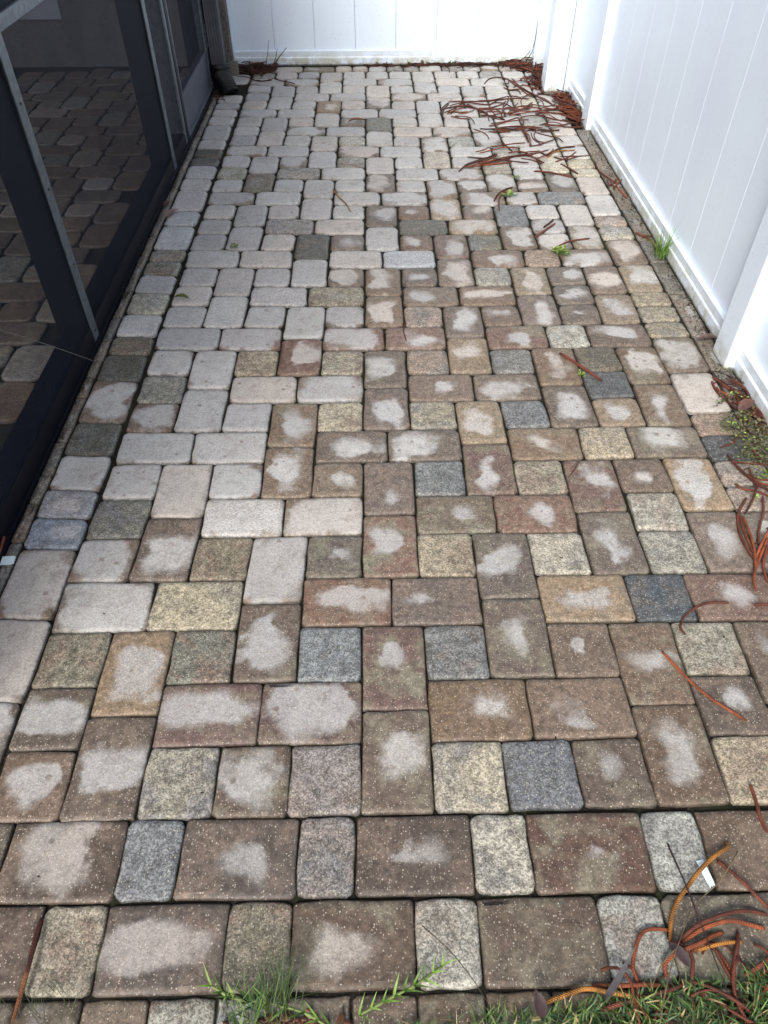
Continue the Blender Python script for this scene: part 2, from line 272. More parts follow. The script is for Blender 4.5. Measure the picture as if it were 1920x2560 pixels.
DATA_F = """B 0.60 -10.03 -0.09 -8.04 -0.10 -8.01 1.94 -10.02 1.93
B 0.65 -8.04 -0.10 -5.98 -0.08 -5.98 2.98 -8.00 2.95
G 0.00 -5.98 -0.08 -3.96 -0.06 -3.97 1.98 -5.98 1.97
B 0.75 -3.96 -0.06 -1.95 -0.05 -1.97 1.98 -3.97 1.98
P 0.00 -1.95 -0.05 0.02 -0.05 0.02 1.99 -1.97 1.98
B 0.50 0.02 -0.05 2.00 -0.02 2.02 3.01 0.03 3.01
Y 0.00 2.00 -0.02 4.01 -0.01 4.00 2.02 2.01 2.00
U 0.00 4.01 -0.01 6.02 0.04 6.00 2.04 4.00 2.02
B 0.25 6.02 0.04 8.00 0.05 7.99 2.05 6.00 2.04
B 0.50 8.00 0.05 9.97 0.07 9.97 3.06 8.00 3.06
Y 0.00 9.97 0.07 12.03 0.06 12.09 2.05 10.02 2.06
B 0.50 12.03 0.06 14.05 0.06 14.03 3.05 12.03 3.05
B 0.75 -10.02 1.93 -8.01 1.94 -8.00 3.96 -10.02 3.93
R 0.75 -5.98 1.97 -2.97 1.98 -2.97 4.03 -5.98 3.99
R 0.80 -2.97 1.98 0.02 1.99 0.02 4.02 -2.97 4.03
D 0.30 2.01 2.00 5.00 2.03 4.97 4.04 2.02 4.01
B 0.40 5.00 2.03 7.99 2.05 8.00 4.06 4.97 4.04
B 0.15 10.02 2.06 12.09 2.05 11.99 4.04 9.98 4.06
T 0.70 -8.00 2.95 -5.98 2.98 -5.99 5.99 -8.00 5.97
O 0.30 0.03 3.01 2.02 3.01 2.00 6.03 0.01 6.04
B 0.45 8.00 3.06 9.97 3.06 10.02 6.05 7.99 6.06
B 0.10 12.03 3.05 14.03 3.05 14.01 6.03 12.04 6.02
g 0.00 -10.02 3.93 -8.00 3.96 -8.00 5.97 -10.02 5.92
g 0.00 -5.98 3.99 -3.96 4.04 -4.02 5.96 -5.99 5.99
B 0.65 -3.96 4.04 -1.98 4.02 -1.98 7.04 -4.00 6.99
V 0.00 -1.98 4.02 0.02 4.02 0.01 6.04 -1.98 6.06
V 0.00 2.02 4.01 3.97 4.05 3.97 6.05 2.00 6.03
B 0.30 3.97 4.05 5.98 4.04 5.99 7.07 3.98 7.05
B 0.20 5.98 4.04 8.00 4.06 7.99 6.06 5.99 6.08
Y 0.00 9.98 4.06 11.99 4.04 12.04 6.02 10.02 6.05
B 0.90 -10.02 5.92 -6.99 5.98 -6.97 7.99 -10.15 8.00
C 0.00 -6.99 5.98 -4.02 5.96 -3.98 8.02 -6.97 7.99
R 0.65 -1.98 6.06 1.00 6.04 1.00 8.04 -1.97 8.03
B 0.30 1.00 6.04 3.97 6.05 3.98 8.04 1.00 8.04
T 0.40 5.99 6.08 8.99 6.06 9.00 8.04 5.98 8.07
K 0.00 8.99 6.06 11.02 6.04 11.00 8.04 9.00 8.04
R 0.40 11.02 6.04 14.01 6.03 13.98 8.03 11.00 8.04
B 0.90 -4.00 6.99 -1.98 7.04 -1.92 10.02 -3.91 10.01
B 0.50 3.98 7.05 5.99 7.07 5.95 10.04 3.96 10.04
B 0.85 -10.15 8.00 -8.03 7.99 -7.95 10.00 -10.06 10.00
B 0.75 -8.03 7.99 -5.96 8.00 -5.89 11.01 -7.93 11.01
g 0.00 -5.96 8.00 -3.98 8.02 -3.91 10.01 -5.87 10.02
B 0.40 -1.97 8.03 -0.00 8.05 0.02 10.02 -1.92 10.02
O 0.50 -0.00 8.05 1.99 8.04 2.00 11.02 0.03 11.02
Y 0.00 1.99 8.04 3.98 8.04 3.96 10.04 1.98 10.04
L 0.00 5.98 8.07 7.99 8.04 7.93 10.03 5.95 10.04
B 0.50 7.99 8.04 10.00 8.04 9.98 11.04 7.94 11.02
L 0.00 10.00 8.04 11.98 8.04 11.97 10.03 10.02 10.05
B 0.50 11.98 8.04 13.98 8.03 13.95 10.99 12.03 11.03
g 0.00 -10.06 10.00 -7.95 10.00 -7.93 12.01 -9.95 12.02
A 0.90 -5.87 10.02 -2.89 10.02 -2.93 11.96 -5.91 12.00
B 0.90 -2.89 10.02 0.02 10.02 0.03 12.00 -2.93 11.96
D 0.35 1.98 10.04 4.94 10.05 4.98 12.00 2.02 12.00
R 0.40 4.94 10.05 7.93 10.03 7.93 12.00 4.98 12.00
L 0.00 10.02 10.05 11.97 10.03 12.01 12.01 10.03 12.03
B 0.90 -7.93 11.01 -5.89 11.01 -5.92 13.99 -7.92 14.00
B 0.15 0.03 11.02 2.00 11.02 2.02 13.96 0.03 13.94
R 0.55 7.94 11.02 9.98 11.04 9.97 13.98 7.96 13.97
T 0.75 12.03 11.03 13.95 10.99 13.96 13.96 11.98 13.99
B 0.95 -9.95 12.02 -7.93 12.01 -7.92 14.00 -9.94 14.03
B 0.90 -5.91 12.00 -3.92 11.98 -3.91 13.99 -5.92 13.99
B 0.70 -3.92 11.98 -1.94 11.97 -1.94 14.92 -3.93 14.95
D 0.35 -1.94 11.97 0.03 12.00 0.03 13.94 -1.94 13.95
V 0.00 2.02 12.00 4.00 12.01 4.02 13.97 2.02 13.96
R 0.45 4.00 12.01 5.97 12.00 6.02 14.97 4.03 14.95
Y 0.00 5.97 12.00 7.93 12.00 7.96 13.97 6.02 13.97
B 0.30 10.03 12.03 12.01 12.01 11.98 13.99 9.97 13.98
B 0.95 -9.94 14.03 -6.91 14.01 -6.98 15.94 -9.96 15.97
B 0.95 -6.91 14.01 -3.91 13.99 -3.95 15.92 -6.98 15.94
B 0.70 -1.94 13.95 1.03 13.95 1.01 15.92 -1.93 15.89
B 0.65 1.03 13.95 4.02 13.97 4.02 15.93 1.01 15.92
B 0.35 6.02 13.97 8.91 13.97 8.99 15.97 6.02 15.97
Y 0.00 8.91 13.97 10.98 14.00 11.02 15.98 8.99 15.97
B 0.65 10.98 14.00 13.96 13.96 13.94 15.96 11.02 15.98
B 0.70 -3.93 14.95 -1.94 14.92 -1.94 17.88 -3.93 17.89
T 0.60 4.03 14.95 6.02 14.97 5.95 17.89 3.99 17.85
B 0.80 -9.96 15.97 -7.97 15.96 -7.95 17.95 -9.96 17.98
B 0.97 -7.97 15.96 -5.96 15.94 -5.93 18.91 -7.95 18.96
B 0.95 -5.96 15.94 -3.95 15.92 -3.93 17.89 -5.91 17.92
Y 0.00 -1.93 15.89 0.01 15.91 0.02 17.89 -1.94 17.88
B 0.60 0.01 15.91 2.01 15.92 2.02 18.88 0.02 18.87
Y 0.00 2.01 15.92 4.02 15.93 3.99 17.85 2.01 17.89
V 0.00 6.02 15.97 7.97 15.96 7.88 17.89 5.95 17.89
B 0.60 7.97 15.96 10.00 15.97 9.97 18.93 7.91 18.87
T 0.50 10.00 15.97 12.00 15.98 12.02 17.97 9.97 17.94
B 0.50 12.00 15.98 13.94 15.96 13.93 18.97 12.05 18.97
G 0.00 -9.96 17.98 -7.95 17.95 -7.95 19.97 -9.98 20.05
B 0.95 -5.91 17.92 -2.92 17.87 -2.96 19.87 -5.95 19.90
B 0.90 -2.92 17.87 0.02 17.89 0.03 19.87 -2.96 19.87
B 0.30 2.01 17.89 4.95 17.87 4.97 19.86 2.02 19.88
B 0.65 4.95 17.87 7.88 17.89 7.93 19.85 4.97 19.86
K 0.00 9.97 17.94 12.02 17.97 12.02 19.96 9.97 19.92
B 0.97 -7.95 18.96 -5.93 18.91 -5.94 21.97 -7.95 22.02
B 0.65 0.02 18.87 2.02 18.88 2.02 21.87 0.03 21.84
B 0.50 7.91 18.87 9.97 18.93 9.95 21.91 7.95 21.88
B 0.65 12.05 18.97 13.93 18.97 13.93 21.95 11.94 21.94
B 0.90 -9.98 20.05 -7.95 19.97 -7.95 22.02 -10.00 22.10
Y 0.00 -5.95 19.90 -3.95 19.89 -3.95 21.91 -5.94 21.97
R 0.70 -3.95 19.89 -1.96 19.88 -1.95 22.89 -3.96 22.90
Y 0.00 -1.96 19.88 0.03 19.87 0.03 21.84 -1.96 21.89
Q 0.00 2.02 19.88 3.98 19.87 4.00 21.87 2.02 21.87
T 0.50 3.98 19.87 5.96 19.87 5.98 22.87 4.00 22.87
V 0.00 5.96 19.87 7.93 19.85 7.95 21.88 5.97 21.87
k 0.00 9.97 19.92 12.02 19.96 11.94 21.94 9.95 21.91
B 0.95 -10.00 22.10 -6.92 22.00 -7.01 23.98 -10.06 24.08
R 0.90 -6.92 22.00 -3.95 21.91 -3.97 23.90 -7.01 23.98
R 0.85 -1.96 21.89 1.03 21.86 1.05 23.87 -1.95 23.90
O 0.50 1.03 21.86 4.00 21.87 4.00 23.85 1.05 23.87
O 0.35 5.97 21.87 8.95 21.89 8.94 23.89 5.97 23.85
L 0.00 8.95 21.89 10.95 21.93 10.92 23.92 8.94 23.89
B 0.55 10.95 21.93 13.93 21.95 13.91 23.94 10.92 23.92
B 0.97 -3.96 22.90 -1.95 22.89 -1.91 25.91 -3.91 25.94
B 0.65 4.00 22.87 5.98 22.87 5.97 25.83 4.01 25.81
A 1.00 -10.06 24.08 -8.01 24.01 -7.97 26.03 -10.02 26.08
A 1.00 -8.01 24.01 -5.98 23.97 -5.94 27.02 -7.96 27.05
B 0.97 -5.98 23.97 -3.97 23.90 -3.91 25.94 -5.92 26.02
B 0.90 -1.95 23.90 0.06 23.87 0.06 25.89 -1.91 25.91
B 0.70 0.06 23.87 2.03 23.87 2.04 26.86 0.06 26.90
Q 0.00 2.03 23.87 4.00 23.85 4.01 25.81 2.04 25.87
B 0.35 5.97 23.85 7.94 23.87 7.90 25.81 5.97 25.83
B 0.60 7.94 23.87 9.93 23.91 9.98 26.84 7.94 26.81
B 0.40 9.93 23.91 11.91 23.94 12.00 25.85 9.96 25.86
T 0.65 11.91 23.94 13.91 23.94 13.94 26.87 12.03 26.81
A 1.00 -10.02 26.08 -7.97 26.03 -7.96 28.07 -9.97 28.11
u 0.90 -5.92 26.02 -2.88 25.92 -2.97 27.87 -5.97 28.03
G 0.30 -2.88 25.92 0.06 25.89 0.05 27.89 -2.97 27.87
B 0.55 2.04 25.87 4.98 25.82 5.01 27.80 2.04 27.84
B 0.45 4.98 25.82 7.90 25.81 7.97 27.79 5.01 27.80
B 0.50 9.96 25.86 12.00 25.85 12.02 27.83 9.99 27.84
A 1.00 -7.96 27.05 -5.94 27.02 -5.96 30.07 -7.96 30.10
B 0.75 0.06 26.90 2.04 26.86 2.04 29.88 0.05 29.88
T 0.55 7.94 26.81 9.98 26.84 10.00 29.86 8.01 29.85
B 0.65 12.03 26.81 13.94 26.87 14.02 29.91 12.00 29.88
A 1.00 -9.97 28.11 -7.96 28.07 -7.96 30.10 -9.95 30.15
A 1.00 -5.97 28.03 -3.96 27.92 -3.98 30.00 -5.96 30.07
A 1.00 -3.96 27.92 -1.96 27.88 -1.96 30.96 -3.99 31.03
B 0.80 -1.96 27.88 0.05 27.89 0.05 29.88 -1.96 29.93
B 0.40 2.04 27.84 4.01 27.83 4.03 29.86 2.04 29.88
B 0.70 4.01 27.83 6.00 27.81 6.04 30.88 4.04 30.88
L 0.00 6.00 27.81 7.97 27.79 8.01 29.85 6.02 29.86
B 0.50 9.99 27.84 12.02 27.83 12.00 29.88 10.00 29.86
A 1.00 -9.95 30.15 -6.94 30.09 -7.04 32.10 -10.05 32.16
A 1.00 -6.94 30.09 -3.98 30.00 -4.01 32.04 -7.04 32.10
A 0.97 -1.96 29.93 1.05 29.88 1.06 31.91 -1.96 31.98
u 1.00 1.05 29.88 4.03 29.86 4.04 31.90 1.06 31.91
B 0.60 6.02 29.86 9.00 29.85 9.05 31.88 6.06 31.91
Q 0.00 9.00 29.85 11.00 29.88 11.12 31.88 9.05 31.88
B 0.75 11.00 29.88 14.02 29.91 13.90 31.91 11.12 31.88
k 0.00 -3.99 31.03 -1.96 30.96 -1.97 34.03 -3.98 34.09
R 0.65 4.04 30.88 6.04 30.88 6.03 33.88 4.04 33.89
B 0.95 -10.05 32.16 -8.03 32.12 -8.00 34.16 -10.02 34.18
A 1.00 -8.03 32.12 -6.02 32.10 -5.97 35.18 -7.98 35.19
A 1.00 -6.02 32.10 -4.01 32.04 -3.98 34.09 -5.95 34.18
B 0.60 -1.96 31.98 0.07 31.91 0.06 33.99 -1.97 34.03
A 1.00 0.07 31.91 2.06 31.91 2.07 34.93 0.07 35.03
B 0.45 2.06 31.91 4.04 31.90 4.04 33.89 2.07 33.93
g 0.00 6.06 31.91 8.01 31.89 8.01 33.84 6.03 33.88
B 0.75 8.01 31.89 10.08 31.88 10.05 34.88 8.03 34.87
B 0.80 10.08 31.88 12.07 31.89 12.07 33.89 10.05 33.88
T 0.80 12.07 31.89 13.90 31.91 13.95 34.90 12.10 34.89
T 0.95 -10.02 34.18 -8.00 34.16 -7.98 36.21 -9.96 36.26
P 0.90 -5.95 34.18 -2.98 34.06 -3.00 36.09 -5.99 36.18
B 0.97 -2.98 34.06 0.06 33.99 0.06 36.01 -3.00 36.09
k 0.00 2.07 33.93 5.03 33.88 5.07 35.89 2.07 35.92
T 0.80 5.03 33.88 8.01 33.84 8.04 35.89 5.07 35.89
B 0.90 10.05 33.88 12.07 33.89 12.08 35.90 10.05 35.89
B 1.00 -7.98 35.19 -5.97 35.18 -5.99 38.18 -7.98 38.24
B 0.65 0.07 35.03 2.07 34.93 2.07 37.96 0.06 37.99
V 0.00 8.03 34.87 10.05 34.88 10.04 37.90 8.04 37.87
A 1.00 12.10 34.89 13.95 34.90 14.09 37.94 12.06 37.93
A 1.00 -9.96 36.26 -7.98 36.21 -7.98 38.24 -9.94 38.32
B 0.97 -5.99 36.18 -3.99 36.11 -3.99 38.14 -5.99 38.18
A 1.00 -3.99 36.11 -1.98 36.07 -1.96 39.09 -4.00 39.17
A 1.00 -1.98 36.07 0.06 36.01 0.06 37.99 -1.96 38.07
B 0.45 2.07 35.92 4.07 35.90 4.08 37.91 2.07 37.96
T 0.80 4.07 35.90 6.06 35.89 6.10 38.87 4.08 38.91
B 0.55 6.06 35.89 8.04 35.89 8.04 37.87 6.11 37.86
A 1.00 10.05 35.89 12.08 35.90 12.06 37.93 10.04 37.90
T 0.88 -9.94 38.32 -6.99 38.20 -7.02 40.20 -10.03 40.26
A 1.00 -6.99 38.20 -3.99 38.14 -4.01 40.19 -7.02 40.20
T 0.95 -1.96 38.07 1.06 37.98 1.08 40.05 -1.96 40.10
B 0.85 1.06 37.98 4.08 37.91 4.08 39.91 1.08 40.05
B 0.75 6.11 37.86 9.03 37.86 9.05 39.86 6.10 39.86
T 0.85 9.03 37.86 11.04 37.94 11.10 39.89 9.05 39.86
V 0.30 11.04 37.94 14.09 37.94 14.11 39.93 11.10 39.89
A 0.91 -4.00 39.17 -1.96 39.09 -1.95 42.09 -3.96 42.17
B 0.80 4.08 38.91 6.10 38.87 6.06 41.86 4.07 41.90
B 1.00 -10.03 40.26 -8.01 40.22 -7.98 42.26 -10.00 42.29
g 0.50 -8.01 40.22 -6.00 40.20 -5.94 43.23 -7.96 43.27
B 1.00 -6.00 40.20 -4.01 40.19 -3.96 42.17 -5.95 42.29
B 1.00 -1.96 40.10 0.08 40.09 0.08 42.03 -1.95 42.09
B 0.76 0.08 40.09 2.07 39.99 2.09 42.92 0.08 43.02
A 0.85 2.07 39.99 4.08 39.91 4.07 41.90 2.08 41.96
B 0.80 6.10 39.86 8.06 39.86 8.09 41.83 6.06 41.86
B 0.85 8.06 39.86 10.07 39.87 10.09 42.83 8.10 42.82
B 0.75 10.07 39.87 12.10 39.89 12.10 41.82 10.09 41.84
B 0.72 12.10 39.89 14.11 39.93 14.03 42.87 12.11 42.79
C 0.50 -10.00 42.29 -7.98 42.26 -7.96 44.28 -9.97 44.41
G 0.88 -5.95 42.29 -2.96 42.13 -2.95 44.10 -5.94 44.17
B 1.00 -2.96 42.13 0.08 42.03 0.08 44.01 -2.95 44.10
A 1.00 2.08 41.96 5.06 41.88 5.06 43.85 2.11 43.90
B 0.84 5.06 41.88 8.09 41.83 8.07 43.83 5.06 43.85
A 0.86 10.09 41.84 12.10 41.82 12.10 43.80 10.09 43.82
B 1.00 -7.96 43.27 -5.94 43.23 -5.95 46.22 -7.96 46.34
A 1.00 0.08 43.02 2.09 42.92 2.09 45.97 0.08 46.01
G 0.67 8.10 42.82 10.09 42.83 10.10 45.79 8.09 45.82
C 0.79 12.11 42.79 14.03 42.87 14.07 45.83 12.09 45.81
A 1.00 -9.97 44.41 -7.96 44.28 -7.96 46.34 -9.96 46.50
B 0.85 -5.94 44.17 -3.95 44.13 -3.95 46.16 -5.95 46.22
u 1.00 -3.95 44.13 -1.94 44.08 -1.93 47.11 -3.95 47.17
G 0.50 -1.94 44.08 0.08 44.01 0.08 46.01 -1.93 46.09
B 0.96 2.11 43.90 4.07 43.87 4.10 45.93 2.09 45.97
c 1.00 4.07 43.87 6.00 43.86 6.11 46.82 4.10 46.92
A 0.84 6.00 43.86 8.07 43.83 8.09 45.82 6.08 45.86
A 0.95 10.09 43.82 12.10 43.80 12.09 45.81 10.10 45.79
T 0.85 -9.96 46.50 -6.96 46.27 -6.99 48.29 -9.93 48.41
B 0.98 -6.96 46.27 -3.95 46.16 -3.95 48.18 -6.99 48.29
B 0.88 -1.93 46.09 1.08 46.00 1.09 48.09 -1.93 48.13
B 1.00 1.08 46.00 4.10 45.93 4.11 47.90 1.09 48.09
A 0.97 6.08 45.86 9.09 45.80 9.13 47.73 6.13 47.80
G 1.00 9.09 45.80 11.09 45.80 11.10 47.76 9.13 47.73
T 0.92 11.09 45.80 14.07 45.83 14.08 47.80 11.10 47.76
B 0.97 -3.95 47.17 -1.93 47.11 -1.93 50.12 -3.92 50.20
B 0.82 4.10 46.92 6.11 46.82 6.09 49.83 4.11 49.88
B 0.96 -9.93 48.41 -7.98 48.32 -7.93 50.32 -9.93 50.38
A 0.95 -7.98 48.32 -5.97 48.26 -5.90 51.29 -7.92 51.31
B 0.99 -5.97 48.26 -3.95 48.18 -3.92 50.20 -5.89 50.30
C 1.00 -1.93 48.13 0.08 48.16 0.08 50.05 -1.93 50.12
B 0.96 0.08 48.16 2.10 48.00 2.13 50.96 0.08 51.04
B 0.93 2.10 48.00 4.11 47.90 4.11 49.88 2.13 49.96
G 0.94 6.13 47.80 8.11 47.76 8.04 49.78 6.09 49.83
B 0.84 8.11 47.76 10.12 47.74 10.04 50.81 8.02 50.80
A 1.00 10.12 47.74 12.09 47.78 12.07 49.79 10.06 49.78
A 1.00 12.09 47.78 14.08 47.80 14.06 50.81 12.05 50.82
A 1.00 -9.93 50.38 -7.93 50.32 -7.92 52.31 -9.92 52.35
B 0.84 -5.89 50.30 -2.93 50.16 -2.93 52.14 -5.90 52.29
B 0.93 -2.93 50.16 0.08 50.05 0.09 52.05 -2.93 52.14
B 0.95 2.13 49.96 5.11 49.84 5.13 51.88 2.14 51.96
B 0.84 5.11 49.84 8.04 49.78 8.00 51.83 5.13 51.88
B 1.00 10.06 49.78 12.07 49.79 12.04 51.85 10.03 51.85
B 1.00 -7.92 51.31 -5.90 51.29 -5.93 54.24 -7.94 54.28
g 0.00 0.08 51.04 2.13 50.96 2.11 54.01 0.07 54.08
A 1.00 8.02 50.80 10.04 50.81 10.03 53.92 8.10 53.95
G 0.99 12.05 50.82 14.06 50.81 14.06 53.84 12.04 53.89
T 1.00 -9.92 52.35 -7.92 52.31 -7.94 54.28 -9.91 54.36
B 0.99 -5.90 52.29 -3.92 52.18 -3.93 54.18 -5.93 54.24
A 0.89 -3.92 52.18 -1.93 52.12 -1.92 55.13 -3.94 55.19
D 0.40 -1.93 52.12 0.09 52.05 0.07 54.08 -1.92 54.12
T 0.95 2.14 51.96 4.12 51.90 4.11 53.95 2.11 54.01
A 0.93 4.12 51.90 6.09 51.87 6.10 54.95 4.11 54.98
A 0.95 6.09 51.87 8.00 51.83 8.10 53.95 6.10 53.93
A 1.00 10.03 51.85 12.04 51.85 12.04 53.89 10.03 53.92
A 0.88 -9.91 54.36 -6.94 54.25 -6.99 56.22 -9.94 56.23
A 1.00 -6.94 54.25 -3.93 54.18 -3.94 56.20 -6.99 56.22
B 0.95 -1.92 54.12 1.09 54.06 1.09 56.08 -1.92 56.13
B 0.93 1.09 54.06 4.11 53.95 4.12 55.99 1.09 56.08
A 0.90 6.10 53.93 9.06 53.93 9.07 55.93 6.11 55.97
B 0.86 9.06 53.93 11.03 53.92 11.06 55.90 9.07 55.93
A 1.00 11.03 53.92 14.06 53.84 14.07 55.84 11.06 55.90
T 0.50 -3.94 55.19 -1.92 55.13 -1.91 58.10 -3.90 58.16
A 0.98 4.11 54.98 6.10 54.95 6.12 58.00 4.14 58.00
A 1.00 -9.94 56.23 -7.97 56.23 -7.91 58.23 -9.94 58.26
A 0.93 -7.97 56.23 -5.96 56.21 -5.86 59.20 -7.90 59.23
A 0.91 -5.96 56.21 -3.94 56.20 -3.90 58.16 -5.85 58.22
B 0.92 -1.92 56.13 0.07 56.11 0.09 58.06 -1.91 58.10
B 0.84 0.07 56.11 2.12 56.03 2.15 59.01 0.08 59.05
B 1.00 2.12 56.03 4.12 55.99 4.14 58.00 2.17 58.02
A 0.87 6.11 55.97 8.08 55.94 8.06 57.94 6.12 58.00
A 0.97 8.08 55.94 10.06 55.92 10.10 58.88 8.08 58.91
A 0.87 10.06 55.92 12.06 55.88 12.10 57.86 10.08 57.90
C 1.00 12.06 55.88 14.07 55.84 14.12 58.82 12.12 58.85
B 1.00 -9.94 58.26 -7.91 58.23 -7.91 60.24 -9.97 60.36
A 1.00 -5.85 58.22 -2.91 58.13 -2.90 60.10 -5.86 60.17
A 0.88 -2.91 58.13 0.09 58.06 0.09 60.05 -2.90 60.10
B 0.82 2.17 58.02 5.13 58.04 5.17 59.94 2.15 60.00
B 1.00 5.13 58.04 8.06 57.94 8.09 59.87 5.17 59.94
A 1.00 10.08 57.90 12.10 57.86 12.15 59.83 10.13 59.86
B 0.97 -7.90 59.23 -5.86 59.20 -5.91 62.10 -7.95 62.23
A 0.91 0.08 59.05 2.15 59.01 2.12 62.01 0.06 62.06
B 0.89 8.08 58.91 10.10 58.88 10.20 61.82 8.17 61.86
B 0.88 12.12 58.85 14.12 58.82 14.16 61.82 12.18 61.82
B 0.89 -9.97 60.36 -7.91 60.24 -7.95 62.23 -10.00 62.43
A 1.00 -5.86 60.17 -3.89 60.12 -3.93 62.05 -5.91 62.10
A 0.90 -3.89 60.12 -1.91 60.09 -1.94 63.02 -3.97 62.98
A 1.00 -1.91 60.09 0.09 60.05 0.06 62.06 -1.93 62.05
B 1.00 2.15 60.00 4.16 59.97 4.16 62.00 2.12 62.01
B 0.91 4.16 59.97 6.15 59.93 6.13 62.94 4.15 62.99
A 1.00 6.15 59.93 8.09 59.87 8.17 61.86 6.17 61.91
T 1.00 10.13 59.86 12.15 59.83 12.18 61.82 10.20 61.82
B 0.93 -10.00 62.43 -6.92 62.13 -6.94 64.01 -9.98 64.34
B 0.86 -6.92 62.13 -3.93 62.05 -3.99 63.94 -6.94 64.01
A 0.93 -1.93 62.05 1.08 62.04 1.07 64.01 -1.95 64.00
B 0.84 1.08 62.04 4.16 62.00 4.12 63.99 1.07 64.01
A 0.95 6.17 61.91 9.18 61.85 9.11 63.97 6.09 63.97
B 0.90 9.18 61.85 12.18 61.82 12.16 63.86 9.11 63.97
B 1.00 12.18 61.82 14.16 61.82 14.16 63.83 12.16 63.86
T 0.86 -3.97 62.98 -1.94 63.02 -1.95 66.00 -3.97 65.97
T 0.95 4.15 62.99 6.13 62.94 6.10 65.97 4.11 65.98
G 0.82 -9.98 64.34 -7.94 64.06 -7.94 66.07 -9.96 66.22
A 0.92 -7.94 64.06 -5.94 64.01 -5.95 66.01 -7.94 66.07
B 0.89 -5.94 64.01 -3.99 63.94 -3.97 65.97 -5.95 66.01
A 1.00 -1.95 64.00 0.06 64.01 0.07 66.01 -1.95 66.00
T 0.98 0.06 64.01 2.10 64.00 2.09 66.00 0.07 66.01
B 0.98 2.10 64.00 4.12 63.99 4.11 65.98 2.09 66.00
B 0.90 6.09 63.97 8.12 63.95 8.11 65.96 6.10 65.97
A 0.91 8.12 63.95 10.12 63.94 10.12 65.94 8.11 65.96
G 1.00 10.12 63.94 12.16 63.86 12.15 65.89 10.12 65.94
T 0.95 12.16 63.86 14.16 63.83 14.16 65.84 12.15 65.89"""
